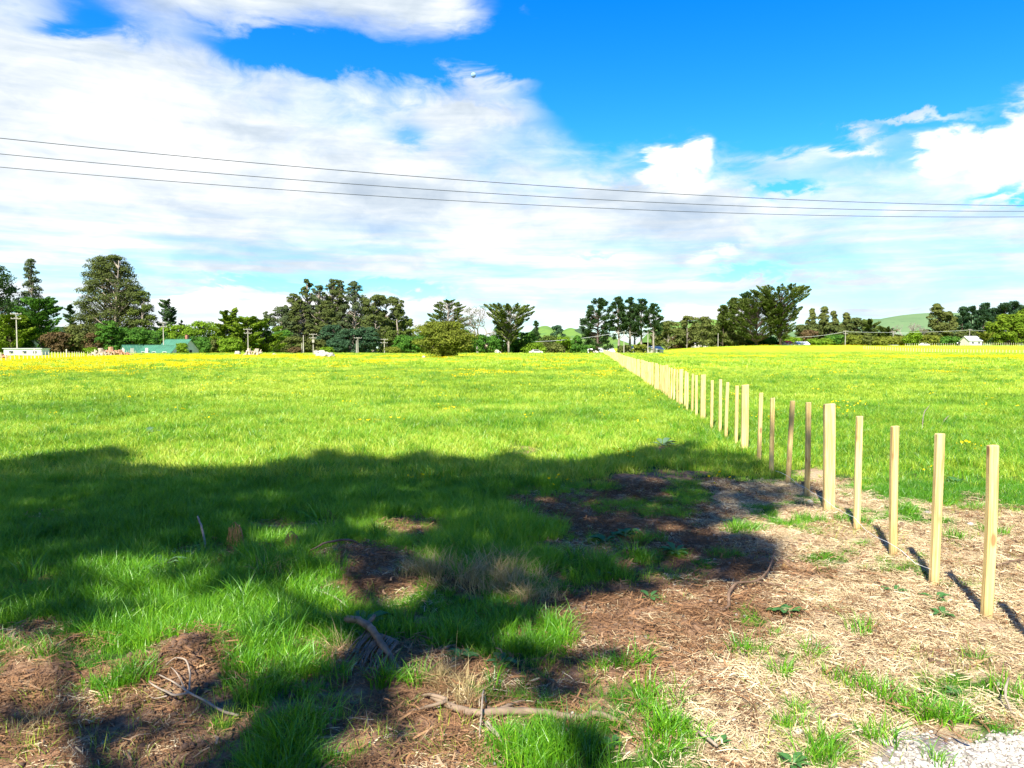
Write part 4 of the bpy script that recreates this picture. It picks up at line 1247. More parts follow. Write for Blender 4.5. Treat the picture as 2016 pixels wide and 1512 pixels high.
x, y, z = base(1577, 352)
gable_house('garage', (x, y, z - .4), 5.4, 5, 1.2, 2.4, .1, WHITE, GREYROOF, 'white garage roof showing over the ridge', 'garage', 1)
x, y, z = base(1549, 350)
gable_house('farm_shed', (x, y, z - .3), 3.6, 3.2, 1.7, 2.6, .5, WHITE, REDP, 'small red and white shed under the great cypress', 'shed', 1)
x, y, z = base(1192, 262)
gable_house('farm_shed', (x, y, z - .2), 5.0, 4, 2.2, 3.3, .2, WHITE, GREYROOF, 'small white shed under the leaning pine', 'shed', 1)
x, y, z = base(1266, 282)
gable_house('long_shed', (x, y, z), 12.5, 5, 2.3, 3.2, .05, WHITE, GREYROOF, 'long low white shed behind the pine clump', 'shed', 5)
x, y, z = base(1290, 275)
gable_house('farm_shed', (x, y, z + .1), 4.5, 4, 1.7, 2.5, .4, CREAM, GREYROOF, 'small cream shed at the end of the long white one', 'shed', 1)

# flat-roofed shed behind the far fence
def flat_shed(loc, L, W, h, rz, label):
    root = thing('flat_shed', loc, label, 'shed', None, rz)
    mb = MB(); mb.box((0, 0, h / 2 - .2), (L, W, h + .4)); mb.build('wall', WHITE, root)
    mb = MB(); mb.box((0, 0, h + .06), (L + .4, W + .4, .12)); mb.build('roof', GREYROOF, root)
    for k in (-.3, .05, .32):
        mb = MB(); mb.box((L * k, -W / 2 - .03, h * .55), (.9, .08, h * .4)); w = mb.build('window', CREAM, root)
        mb = MB(); mb.box((L * k, -W / 2 - .075, h * .55), (.75, .04, h * .32)); mb.build('pane', GLASS, w)
    mb = MB(); mb.box((L * .44, -W / 2 - .03, h * .42), (.8, .08, h * .8)); mb.build('door', CREAM, root)


x, y, z = base(54, 150)
flat_shed((x, y, z), 7.0, 3.4, 1.5, .15, 'low white flat-roofed shed behind the far fence')
x, y, z = base(1758, 331)
flat_shed((x, y, z - .9), 3.0, 2.0, 1.1, .1, 'low white trough on the ridge before the hedge')

# parked car roof by the round bush
def car(loc, rz, label, paint):
    root = thing('parked_car', loc, label, 'car', None, rz)
    L, W = 4.2, 1.7
    pr = np.array([(-2.1, .35), (-2.08, .75), (-1.9, .88), (-1.35, .95), (-.85, 1.38), (.55, 1.42), (1.15, 1.0), (1.95, .88), (2.1, .65), (2.1, .35)])
    mb = MB(); n = len(pr)
    v = np.vstack([np.stack([pr[:, 0], np.full(n, s * W / 2), pr[:, 1]], 1) for s in (-1, 1)])
    mb.add(v, [np.array([(i, (i + 1) % n, n + (i + 1) % n, n + i) for i in range(n)]), np.array([list(range(n))[::-1]]), np.array([list(range(n, 2 * n))])])
    mb.build('body', paint, root)
    for s in (-1, 1):
        mb = MB()
        y = s * (W / 2 + .006)
        mb.add([(-1.25, y, .97), (-.82, y, 1.32), (.5, y, 1.35), (1.02, y, 1.0)], [(0, 1, 2, 3)]); mb.build('side_window', GLASS, root)
        for wx in (-1.3, 1.3):
            mb = MB(); mb.tube([(wx, s * (W / 2 - .16), .32), (wx, s * (W / 2 + .02), .32)], .32, 14); w = mb.build('wheel', DARK, root)
            mb = MB(); mb.tube([(wx, s * (W / 2 + .02), .32), (wx, s * (W / 2 + .04), .32)], .18, 10); mb.build('rim', GREYROOF, w)
    mb = MB(); mb.add([(.58, -.75, 1.43), (.58, .75, 1.43), (1.13, .78, 1.03), (1.13, -.78, 1.03)], [(0, 3, 2, 1)]); mb.build('windscreen', GLASS, root)


x, y, z = base(1055, 236)
car((x, y, z), .3, 'white car half hidden beside the bright shrub', CREAM)
x, y, z = base(1818, 322)
car((x, y, z - .3), .2, 'white car parked beyond the boundary fence', CREAM)

# ------------------------------------------------------------ heaps of stumps and pale stone
STUMPW = plain('weathered_wood', (.42, .33, .25), .95, .35, 1.6, .5)
STUMPR = plain('broken_red_wood', (.36, .19, .11), .95, .35, 1.6, .5)
STONE = plain('limestone', (.38, .34, .27), .95, .25, 1.2, .5)


def rock(mb, c, s, rng, flat=.75):
    """rough lump"""
    nu, nv = 9, 6
    v = [(0, 0, -1)]
    for j in range(1, nv):
        ph = -math.pi / 2 + math.pi * j / nv
        for i in range(nu):
            th = 2 * math.pi * i / nu
            v.append((math.cos(ph) * math.cos(th), math.cos(ph) * math.sin(th), math.sin(ph)))
    v.append((0, 0, 1))
    v = np.array(v) * (1 + rng.uniform(-.22, .22, (len(v), 1)))
    v = v * np.array([s * rng.uniform(.8, 1.25), s * rng.uniform(.8, 1.25), s * flat]) + np.array(c)
    top = 1 + (nv - 1) * nu
    q = [(1 + j * nu + i, 1 + j * nu + (i + 1) % nu, 1 + (j + 1) * nu + (i + 1) % nu, 1 + (j + 1) * nu + i) for j in range(nv - 2) for i in range(nu)]
    t = [(0, 1 + (i + 1) % nu, 1 + i) for i in range(nu)] + [(top, top - nu + i, top - nu + (i + 1) % nu) for i in range(nu)]
    mb.add(v, [np.array(q), np.array(t)])


def stump(loc, size, mat, label, seed, h=1.5, roots=9, group=None):
    rng = np.random.default_rng(seed)
    root = thing('tree_stump', loc, label, 'stump', group, rng.uniform(0, 6))
    mb = MB()
    mb.tube([(0, 0, -.2), (.05, 0, h * .5), (.1, .05, h)], [size * .55, size * .38, size * .34], 10, rough=.18, rng=rng)
    mb.build('bole', mat, root)
    for k in range(roots):
        th = 2 * math.pi * k / roots + rng.uniform(-.2, .2)
        d = np.array([math.cos(th), math.sin(th), 0])
        ln = size * rng.uniform(.7, 1.3)
        mb = MB()
        mb.tube([d * .1 + (0, 0, h * rng.uniform(.2, .6)), d * ln * .6 + (0, 0, h * rng.uniform(.1, .7)), d * ln + (0, 0, h * rng.uniform(-.1, .9))], [size * .20, size * .13, size * .04], 6, rough=.2, rng=rng)
        mb.build('root', mat, root)
    return root


for k, (u, Y, sz, h, m, lb) in enumerate(((200, 150, 1.3, 1.6, STUMPW, 'pale uprooted stump topmost on the woodpile'), (220, 151, 1.5, 1.9, STUMPR, 'large red-brown stump in the woodpile'), (238, 149, 1.3, 1.3, STUMPR, 'broken red-brown stump at the woodpile foot'), (185, 147, 1.0, .9, STUMPW, 'bleached stump lying apart before the woodpile'), (207, 146, 1.0, 1.0, STUMPW, 'bleached low stump at the woodpile front'), (252, 150, .9, .8, STUMPR, 'small root lump at the end of the woodpile'),
                                         (490, 158, 1.1, 1.7, STUMPW, 'upright weathered stump beside the power pole'), (507, 157, 1.3, 1.6, STUMPW, 'slanting bleached stump beside the power pole'), (540, 165, .6, .5, STUMPW, 'small pale stump alone on the paddock edge'), (2, 98, 1.2, .8, STUMPR, 'red-brown wood heap behind the end of the far fence'))):
    x, y, z = base(u, Y)
    stump((x, y, z), sz, m, lb, 300 + k, h)
rngs = np.random.default_rng(9)
for k, (u, Y, s, lb) in enumerate(((628, 128, .55, 'pale limestone boulder at the heap end, smaller one'), (634, 127, .75, 'pale limestone boulder in the middle of the heap'), (643, 129, .8, 'tall limestone boulder crowning the heap'), (652, 127, .65, 'rounded limestone boulder at the heap end beside flowers'), (622, 175, .9, 'white boulder behind the limestone heap'), (634, 176, 1.0, 'white block behind the limestone heap'), (468, 172, .8, 'whitish boulder beside the upright stump'), (1172, 228, .8, 'white boulder at the far end of the posts'), (979, 222, .9, 'pale slab lying under the flat-topped cypress'), (834, 118, .35, 'small white stone at the foot of the willow bush'))):
    x, y, z = base(u, Y)
    mb = MB(); rock(mb, (0, 0, s * .5), s, rngs)
    o = mb.build('boulder', STONE); o.location = (x, y, z); tag(o, lb, 'boulder')
x, y, z = base(975, 232)
mb = MB(); mb.tube([(-3.2, 0, 2.6), (-1, .2, 1.5), (1.8, 0, .3)], [.35, .4, .3], 8, rough=.1, rng=rngs)
o = mb.build('fallen_log', STUMPW); o.location = (x, y, z); tag(o, 'pale fallen log slanting beside the flat-topped cypress', 'log')

# ------------------------------------------------------------ cattle
def cow_mat(name, lo, seedoff):
    m, N, out = mat_new(name)
    p = N.n('ShaderNodeBsdfPrincipled'); p.inputs['Roughness'].default_value = .8
    co = N.vm('ADD', N.n('ShaderNodeTexCoord').outputs['Object'], (seedoff, 0, 0))
    N.put(p.inputs[0], N.mix(N.step(N.noise(co, 1.1, 1, .4), lo, lo + .03), (.012, .011, .010), (.75, .72, .66)))
    N.t.links.new(p.outputs[0], out.inputs[0])
    return m


def cow(loc, rz, label, mat, graze=False):
    V = [(0, 0, 1.12), (.55, 0, 1.16), (.85, 0, 1.25), (1.15, 0, 1.5 if not graze else .95), (1.42, 0, 1.48 if not graze else .6), (1.68, 0, 1.32 if not graze else .3), (-.5, 0, 1.16), (-.85, 0, 1.18), (-.98, 0, .95), (-1.0, 0, .5)]
    E = [(0, 1), (1, 2), (2, 3), (3, 4), (4, 5), (0, 6), (6, 7), (7, 8), (8, 9)]
    Rr = [.40, .38, .28, .18, .15, .10, .40, .30, .05, .03]
    for s in (-1, 1):
        i = len(V)
        V += [(.62, s * .22, .85), (.60, s * .23, .45), (.62, s * .23, .02)]; Rr += [.16, .08, .065]; E += [(1, i), (i, i + 1), (i + 1, i + 2)]
        i = len(V)
        V += [(-.68, s * .22, .88), (-.60, s * .23, .62), (-.78, s * .23, .42), (-.74, s * .23, .02)]; Rr += [.20, .12, .075, .065]; E += [(6, i), (i, i + 1), (i + 1, i + 2), (i + 2, i + 3)]
        i = len(V)
        V += [(V[4][0] - .1, s * .24, V[4][2] + .08)]; Rr += [.05]; E += [(4, i)]
    me = bpy.data.meshes.new('cow'); me.from_pydata(V, E, []); me.materials.append(mat)
    o = bpy.data.objects.new('cow', me); COL.objects.link(o)
    md = o.modifiers.new('skin', 'SKIN'); md.use_smooth_shade = True
    for k, sv in enumerate(me.skin_vertices[0].data):
        sv.radius = (Rr[k], Rr[k]); sv.use_root = (k == 0)
    o.modifiers.new('sub', 'SUBSURF').levels = 1
    o.location = loc; o.rotation_euler = (0, 0, rz)
    return tag(o, label, 'cow')


x, y, z = base(1885, 298)
cow((x, y, z), .5, 'black cow with white head standing by the boundary fence', cow_mat('hide_black', .62, 0))
x, y, z = base(1163, 226)
cow((x, y, z), .2, 'black and white cow at the far end of the posts', cow_mat('hide_pied', .47, 4), True)

# ------------------------------------------------------------ the moon
mx, my, mz = P(932, 148, 30000)
mb = MB()
nu, nv = 32, 17
ph = np.linspace(-math.pi / 2, math.pi / 2, nv); th = np.arange(nu) / nu * 2 * math.pi
V = np.array([(math.cos(a) * math.cos(b), math.cos(a) * math.sin(b), math.sin(a)) for a in ph for b in th]) * 105
mb.add(V, np.array([(j * nu + i, j * nu + (i + 1) % nu, (j + 1) * nu + (i + 1) % nu, (j + 1) * nu + i) for j in range(nv - 1) for i in range(nu)]))
o = mb.build('moon', plain('moon_dust', (.22, .36, .46), 1, .35, .012, spec=0), smooth=True)
o.location = (mx, my, mz)
tag(o, 'pale daytime moon in the blue sky', 'moon')


# ------------------------------------------------------------ ground litter: sticks, weeds, stones
BLEACH = plain('bleached_branch', (.17, .122, .082), .9, .35, 12, .6)
TWIGB = plain('brown_twig', (.15, .095, .06), .9, .35, 14, .5)
TWIGP = plain('pale_twig', (.25, .20, .15), .85, .25, 14, .3)
RUSTY = plain('rust_needles', (.44, .25, .09), .9, .35, 30, .3)
DOCK = leafy('dock_leaf', [(.035, .10, .022), (.05, .14, .03), (.085, .19, .045)], .22, gloss=.04)
DOCKP = leafy('dock_leaf_grey', [(.06, .12, .06), (.09, .16, .08), (.13, .21, .10)], .2, gloss=.04)


def stick(name, pts, rads, mat, label, cat, lift=.02, side=(), seg=8, seed=0, wob=.25):
    """branch lying on the ground through photo points (u, v, extra height); side: list of (points, radii)"""
    rng = np.random.default_rng(seed)

    def path(ps, rd, fine=4):
        W = []
        for u, v, dz in ps:
            x, y = G(u, v)
            W.append((x, y, hz(x, y) + lift + dz))
        W = np.array(W); n = len(W)
        t = np.linspace(0, n - 1, (n - 1) * fine + 1)
        q = np.stack([np.interp(t, np.arange(n), W[:, k]) for k in range(3)], 1)
        r = np.interp(t, np.linspace(0, n - 1, len(rd)), rd)
        q[1:-1] = (q[:-2] + q[1:-1] * 2 + q[2:]) / 4
        q[1:-1] += rng.normal(0, 1, q[1:-1].shape) * r[1:-1, None] * wob
        return q, r
    q, r = path(pts, rads)
    o0 = q[0].copy()
    mb = MB(); mb.tube(q - o0, r, seg, rough=.16, rng=rng)
    if not side:
        o = mb.build(name, mat, None, True); o.location = o0
        return tag(o, label, cat)
    root = thing(name, o0, label, cat)
    mb.build('stem', mat, root, True)
    for ps, rd in side:
        q, r = path(ps, rd)
        mb = MB(); mb.tube(q - o0, r, 6, rough=.12, rng=rng); mb.build('twig', mat, root, True)
    return root


stick('fallen_branch', [(850, 1378, .03), (885, 1394, .03), (940, 1411, .03), (1000, 1407, .03), (1060, 1408, .03), (1100, 1415, .03), (1140, 1417, .02), (1170, 1408, .03), (1205, 1416, .02), (1262, 1426, .0)], [.012, .018, .018, .017, .016, .013, .006], BLEACH,
      'long bleached branch lying across the near grass', 'branch', .0,
      [([(880, 1392, .05), (840, 1400, .03), (785, 1404, .0)], [.010, .008, .003]), ([(985, 1404, .03), (1015, 1392, .03), (1035, 1384, .02)], [.010, .007, .004]), ([(880, 1390, .05), (850, 1380, .05), (830, 1372, .02)], [.012, .009, .005])], 9, 1, .12)
stick('dead_twig', [(952, 1382, .05), (950, 1402, .06), (946, 1440, .02), (944, 1462, .0)], [.004, .005, .005, .003], TWIGP, 'grey twig leaning over the long bleached branch', 'twig', .02, (), 6, 2)
rr = np.random.default_rng(4)
tw = []
for k in range(26):
    u0 = 700 + k * 2.6; v0 = 1275 + k * 1.2
    tw.append(([(u0 + 20, v0 - 8, .07), (u0 - 2 + rr.uniform(-12, 6), v0 + 18, .05), (u0 - 22 + rr.uniform(-26, 10), v0 + 36 + rr.uniform(0, 22), .0)], [.0045, .004, .002]))
stick('brush_limb', [(683, 1250, .10), (705, 1257, .11), (728, 1272, .10), (745, 1295, .08), (765, 1315, .05), (788, 1332, .0)], [.021, .022, .021, .018, .012], BLEACH, 'broken bleached limb with fine brush twigs beneath', 'branch', .0, tw + [([(722, 1268, .10), (738, 1258, .13)], [.016, .012])], 9, 3, .1)
stick('forked_twig', [(470, 1428, .02), (440, 1430, .04), (410, 1418, .05), (375, 1405, .05), (345, 1388, .05), (313, 1370, .04)], [.0065, .0065, .0055, .0045, .003], TWIGP, 'pale forked twig with curling side shoots', 'twig', .0,
      [([(372, 1404, .05), (345, 1413, .06), (318, 1402, .06), (300, 1388, .04), (290, 1370, .02)], [.006, .005, .003]), ([(373, 1400, .05), (376, 1380, .07), (368, 1360, .08), (345, 1350, .06), (320, 1352, .02)], [.005, .004, .002]), ([(365, 1398, .05), (350, 1380, .07), (338, 1366, .06)], [.004, .003, .002]), ([(330, 1410, .05), (305, 1408, .03), (294, 1400, .02)], [.004, .003, .002])], 7, 5, .1)
stick('curved_twig', [(1368, 1238, .0), (1415, 1214, .02), (1436, 1205, .02), (1434, 1188, .05), (1448, 1172, .06), (1490, 1160, .05), (1512, 1146, .07), (1526, 1121, .14)], [.006, .009, .012, .011, .009, .007, .004], TWIGB, 'brown curved branch lying on the straw', 'branch', .0,
      [([(1490, 1160, .05), (1530, 1158, .03), (1562, 1162, .0)], [.007, .005, .002])], 7, 6, .1)
stick('dead_twig', [(390, 1055, .17), (398, 1068, .13), (408, 1090, .0)], [.008, .010, .009], TWIGP, 'short upright grey stick in the shaded grass', 'twig', .0, (), 6, 7)
stick('dead_twig', [(612, 1120, .04), (645, 1105, .06), (690, 1094, .05), (710, 1090, .0)], [.005, .009, .010, .006], TWIGB, 'brown stick bent over the small soil mound', 'twig', .03, (), 6, 8)
stick('dead_twig', [(622, 1176, .02), (655, 1190, .03), (686, 1202, .01)], [.005, .007, .005], TWIGP, 'thin pale stick below the small soil mound', 'twig', .02, (), 6, 9)
stick('dead_twig', [(1005, 1490, .0), (975, 1458, .04), (958, 1445, .05)], [.006, .010, .012], TWIGP, 'short pale stick under the long bleached branch', 'twig', .01, (), 6, 10)
stick('dead_twig', [(100, 1318, .02), (150, 1290, .04), (195, 1277, .02)], [.004, .006, .004], TWIGB, 'thin dark stick on the bare bank', 'twig', .01, (), 6, 12)
stick('dead_twig', [(1375, 1455, .02), (1412, 1482, .02)], [.008, .007], TWIGP, 'pale split stick on the brown soil', 'twig', .02, (), 5, 13)
stick('dead_twig', [(1790, 1262, .02), (1870, 1272, .02)], [.003, .003], TWIGB, 'thin straight twig on the straw by the posts', 'twig', .02, (), 5, 14)
stick('dead_twig', [(1992, 1412, .01), (1976, 1398, .08), (1984, 1382, .12)], [.006, .007, .004], TWIGP, 'bleached twig beside the gravel', 'twig', .01, (), 5, 15)
stick('dead_twig', [(1955, 1128, .01), (1990, 1118, .03), (2030, 1112, .02)], [.006, .008, .006], TWIGB, 'brown stick beyond the nearest batten', 'twig', .02, (), 5, 16)
stick('bent_stalk', [(1815, 848, .05), (1818, 832, .20), (1830, 822, .32)], [.010, .010, .005], TWIGP, 'bent dry stalk in the grass beyond the posts', 'stalk', .0, (), 5, 17)
stick('bent_stalk', [(1850, 845, .03), (1862, 836, .14), (1868, 832, .18)], [.010, .009, .005], TWIGP, 'short dry stalk in the grass beyond the posts', 'stalk', .0, (), 5, 18)


def frond(u, v, h, w, label, seed):
    """dead rust-coloured conifer sprig caught in the grass"""
    rng = np.random.default_rng(seed)
    x, y = G(u, v)
    root = thing('dead_frond', (x, y, hz(x, y)), label, 'sprig')
    mb = MB(); mb.tube([(w * .9, 0, 0), (w * .5, 0, h * .8), (0, 0, h), (-w * .4, 0, h * .85)], [.006, .005, .004, .002], 5); mb.build('stem', TWIGB, root)
    mb = MB()
    for k in range(34):
        px = rng.uniform(-w * .5, w * .5); pz = h * (1 - .3 * abs(px) / w) - rng.uniform(0, .04)
        ln = rng.uniform(.4, .85) * h
        mb.tube([(px, rng.uniform(-.03, .03), pz), (px + rng.uniform(-.02, .02), rng.uniform(-.05, .03), max(.01, pz - ln * .6)), (px + rng.uniform(-.03, .03), rng.uniform(-.06, .04), max(.0, pz - ln))], [.0026, .0022, .001], 3, cap=False)
    mb.build('needles', RUSTY, root)


frond(463, 1085, .26, .10, 'rust-brown dead conifer sprig hanging upright in the grass', 1)
frond(574, 1092, .20, .09, 'rust-brown dead sprig hanging from a bent twig', 2)
frond(520, 1088, .10, .14, 'low rust-brown sprig trailing between two taller ones', 3)


def dock(u, v, n, size, mat, label, seed, up=.5):
    """broad-leaved rosette weed"""
    rng = np.random.default_rng(seed)
    x, y = G(u, v)
    root = thing('broadleaf_weed', (x, y, hz(x, y)), label, 'weed')
    for k in range(n):
        th = 2.4 * k + rng.uniform(-.3, .3)
        L = size * rng.uniform(.6, 1.15); W = L * rng.uniform(.32, .46)
        el = rng.uniform(.15, up + .35)
        t = np.linspace(0, 1, 7)
        wid = np.array([.10, .16, .75, 1.0, .85, .5, .03]) * W / 2
        cx = L * t * np.cos(el * (1 - .6 * t)); cz = L * t * np.sin(el) * (1.25 - .75 * t) + .01
        wave = rng.normal(0, .05 * W, (3, 7))
        rows = []
        for s in (-1, 0, 1):
            rows.append(np.stack([cx, s * wid, cz + (abs(s) * wid * .45) + wave[s + 1] * (abs(s))], 1))
        V = np.concatenate(rows)
        c, s_ = math.cos(th), math.sin(th)
        V = np.stack([V[:, 0] * c - V[:, 1] * s_, V[:, 0] * s_ + V[:, 1] * c, V[:, 2]], 1)
        f = [(r * 7 + i, r * 7 + i + 1, (r + 1) * 7 + i + 1, (r + 1) * 7 + i) for r in (0, 1) for i in range(6)]
        mesh_obj('leaf', V, np.array(f), mat, root, True)
    return root


for k, (u, v, n, s, m, lb) in enumerate(((318, 1125, 9, .20, DOCKP, 'greyish broad-leaved weed in the shaded long grass'), (706, 1245, 12, .20, DOCK, 'dark broad-leaved weed behind the broken limb'), (1330, 1100, 12, .15, DOCK, 'dark leafy weed on the shaded bare soil'), (1548, 1215, 12, .13, DOCK, 'flat green weed on the straw near the curved branch'), (1842, 1192, 11, .10, DOCK, 'small bushy weed before the second batten'), (1856, 1222, 9, .09, DOCK, 'low weed just below the small bushy one'),
                                         (1762, 1165, 6, .09, DOCK, 'tiny weed beside a thin red stem near the third batten'), (990, 1310, 14, .10, DOCK, 'small crinkled green weed on the brown soil'), (905, 1298, 10, .10, DOCK, 'heart-leaved weed at the soil edge'), (1040, 1268, 6, .09, DOCK, 'small dark weed before the grass tussock'), (1230, 1058, 12, .15, DOCK, 'leafy weed patch in the tree shade'), (1190, 1072, 10, .14, DOCK, 'leafy weed beside the shaded patch'), (1280, 1187, 6, .10, DOCK, 'grey-green weed on the shaded needles'), (1180, 1140, 8, .10, DOCK, 'low weed among the dark needles'),
                                         (1420, 1466, 9, .07, DOCK, 'dark weed at the shade edge by the split stick'), (1205, 1465, 9, .06, DOCK, 'small weed behind the white puffball'), (1560, 1512, 10, .07, DOCK, 'dark leafy weed on the brown soil by the gravel'), (1880, 1370, 6, .06, DOCK, 'small dark weed on the straw'), (1880, 950, 8, .14, DOCK, 'dark weed in the straw beyond the battens'), (1670, 928, 7, .16, DOCK, 'leafy weed beyond the wide post'),
                                         (290, 862, 12, .30, DOCKP, 'tall blue-green thistle patch at the edge of the shade'), (640, 806, 8, .26, DOCK, 'dark dock plant out in the sunny meadow'), (1303, 880, 9, .25, DOCKP, 'grey-leaved weed at the shade edge near the posts'), (1258, 772, 8, .24, DOCK, 'dark dock plant in the meadow near the posts'), (580, 800, 7, .24, DOCK, 'dock plant beside another in the sunny meadow'), (130, 845, 8, .22, DOCK, 'dock plant in the yellow-flecked meadow'), (1870, 838, 8, .22, DOCK, 'dark dock plant beyond the battens'))):
    dock(u, v, n, s, m, lb, 700 + k)

GREYST = plain('pale_stone', (.26, .235, .20), .9, .2, 20, .4)
WHITEST = plain('white_stone', (.40, .37, .32), .85, .12, 30, .3)
OCHRE = plain('ochre_stone', (.42, .27, .08), .9, .25, 40, .6)
rs = np.random.default_rng(3)
for u, v, s, m, nm, lb in ((1130, 1402, .030, WHITEST, 'puffball', 'white rounded puffball beside the long bleached branch'), (387, 1432, .032, OCHRE, 'stone', 'ochre yellow stone beside the forked twig'), (662, 1495, .024, GREYST, 'stone', 'pale flat stone at the paddock corner by dark litter'), (1595, 993, .05, WHITEST, 'stone', 'square pale stone at the foot of a shaded batten'), (1255, 1048, .045, GREYST, 'stone', 'pale stone among the shaded leafy weeds'),
                           (1545, 1118, .05, OCHRE, 'stone', 'tan stone on the straw near the curved branch'), (1070, 1042, .05, GREYST, 'stone', 'grey stone on the shaded bare soil'), (1475, 1360, .022, WHITEST, 'stone', 'white stone on the straw, smaller of a pair'), (1550, 1363, .026, WHITEST, 'stone', 'white stone on the straw, larger of a pair'), (1572, 1445, .028, WHITEST, 'stone', 'flat white stone near the gravel edge'),
                           (1442, 1418, .024, WHITEST, 'stone', 'white chip stone at the shade edge on the straw'), (1486, 1470, .022, GREYST, 'stone', 'tan chip stone beside the brown soil'), (1965, 1352, .024, WHITEST, 'stone', 'white stone lying alone above the gravel'), (1825, 1012, .06, GREYST, 'stone', 'pale stone in the straw between two battens'), (1910, 1038, .06, WHITEST, 'stone', 'white stone on the straw beyond the battens'), (1808, 1205, .03, WHITEST, 'stone', 'white stone near the small bushy weed'), (620, 1416, .02, GREYST, 'stone', 'grey stone at the foot of a grass tuft'), (1740, 1470, .035, WHITEST, 'stone', 'large white cobble at the gravel edge')):
    x, y = G(u, v)
    s = s * .62; mb = MB(); rock(mb, (0, 0, s * .35), s, rs, .65)
    o = mb.build(nm, m, None, True); o.location = (x, y, hz(x, y)); tag(o, lb, nm)


# ------------------------------------------------------------ grass, straw, flowers, gravel (scattered over points)
def proto(name, mb, mat):
    o = mb.build(name, mat, None, False, link=False)
    return o


def tuft(n, rad, h, w, rng, lean=.5, segs=3, flat=0.0):
    """n tapering blades rooted in a disc"""
    mb = MB()
    a = rng.uniform(0, 2 * math.pi, n); r = rad * np.sqrt(rng.uniform(0, 1, n))
    bx, by = r * np.cos(a), r * np.sin(a)
    th = a + rng.normal(0, .9, n)
    H = h * rng.uniform(.45, 1.15, n); ln = H * lean * rng.uniform(.2, 1.3, n)
    dx, dy = np.cos(th), np.sin(th)
    ww = w * rng.uniform(.6, 1.2, n)
    fa = rng.uniform(0, 2 * math.pi, n)
    sx, sy = np.cos(fa), np.sin(fa)
    ts = np.linspace(0, 1, segs + 1)
    V = []
    for k, t in enumerate(ts):
        cx = bx + dx * ln * t ** 1.8; cy = by + dy * ln * t ** 1.8; cz = H * (t - .32 * lean * t * t) - .01 * (k == 0)
        wd = ww * (1 - t) ** .6 / 2
        if k < segs:
            V += [np.stack([cx - sx * wd, cy - sy * wd, cz], 1), np.stack([cx + sx * wd, cy + sy * wd, cz], 1)]
        else:
            V += [np.stack([cx, cy, cz], 1)]
    nv = 2 * segs + 1
    Vv = np.stack(V, 1).reshape(-1, 3)
    b0 = np.arange(n)[:, None] * nv
    q = [b0 + np.array([[2 * k, 2 * k + 1, 2 * k + 3, 2 * k + 2]]) for k in range(segs - 1)]
    tr = b0 + np.array([[2 * segs - 2, 2 * segs - 1, 2 * segs]])
    mb.add(Vv, [np.concatenate(q), tr] if q else [tr])
    return mb


def litter(n, rad, ln, w, rng, rise=.02):
    """flat lying stalks"""
    mb = MB()
    a = rng.uniform(0, 2 * math.pi, n); r = rad * np.sqrt(rng.uniform(0, 1, n))
    c = np.stack([r * np.cos(a), r * np.sin(a), rng.uniform(.002, rise, n)], 1)
    d = unit(np.stack([rng.normal(0, 1, n), rng.normal(0, 1, n), rng.normal(0, .16, n)], 1))
    s = unit(np.cross(d, np.array([0, 0, 1.0]) + rng.normal(0, .4, (n, 3))))
    L = ln * rng.uniform(.3, 1.2, n)[:, None] / 2; W = w * np.exp(rng.normal(0, .5, n))[:, None] / 2
    bend = np.stack([rng.normal(0, .15, n), rng.normal(0, .15, n), rng.uniform(0, .12, n)], 1) * L
    V = np.stack([c - d * L - s * W, c - d * L + s * W, c + bend + s * W, c + bend - s * W, c + d * L + s * W * .5, c + d * L - s * W * .5], 1).reshape(-1, 3)
    b = np.arange(n)[:, None] * 6
    mb.add(V, np.concatenate([b + np.array([[0, 1, 2, 3]]), b + np.array([[3, 2, 4, 5]])]))
    return mb


def flowers(n, rad, size, h, rng):
    """buttercup heads: small open five-sided cups"""
    mb = MB()
    a = rng.uniform(0, 2 * math.pi, n); r = rad * np.sqrt(rng.uniform(0, 1, n))
    for k in range(n):
        c = np.array([r[k] * math.cos(a[k]), r[k] * math.sin(a[k]), h * rng.uniform(.7, 1.15)])
        s = size * rng.uniform(.7, 1.2)
        nr = unit(np.array([rng.normal(0, .5), rng.normal(0, .5) - .35, 1.0]))
        u = unit(np.cross(nr, np.array([1.0, .2, 0]))); v = np.cross(nr, u)
        ring = [c + nr * s * .28 + (u * math.cos(t) + v * math.sin(t)) * s / 2 for t in np.arange(5) * 2 * math.pi / 5]
        mb.add([c] + ring, np.array([(0, 1 + i, 1 + (i + 1) % 5) for i in range(5)]))
    return mb


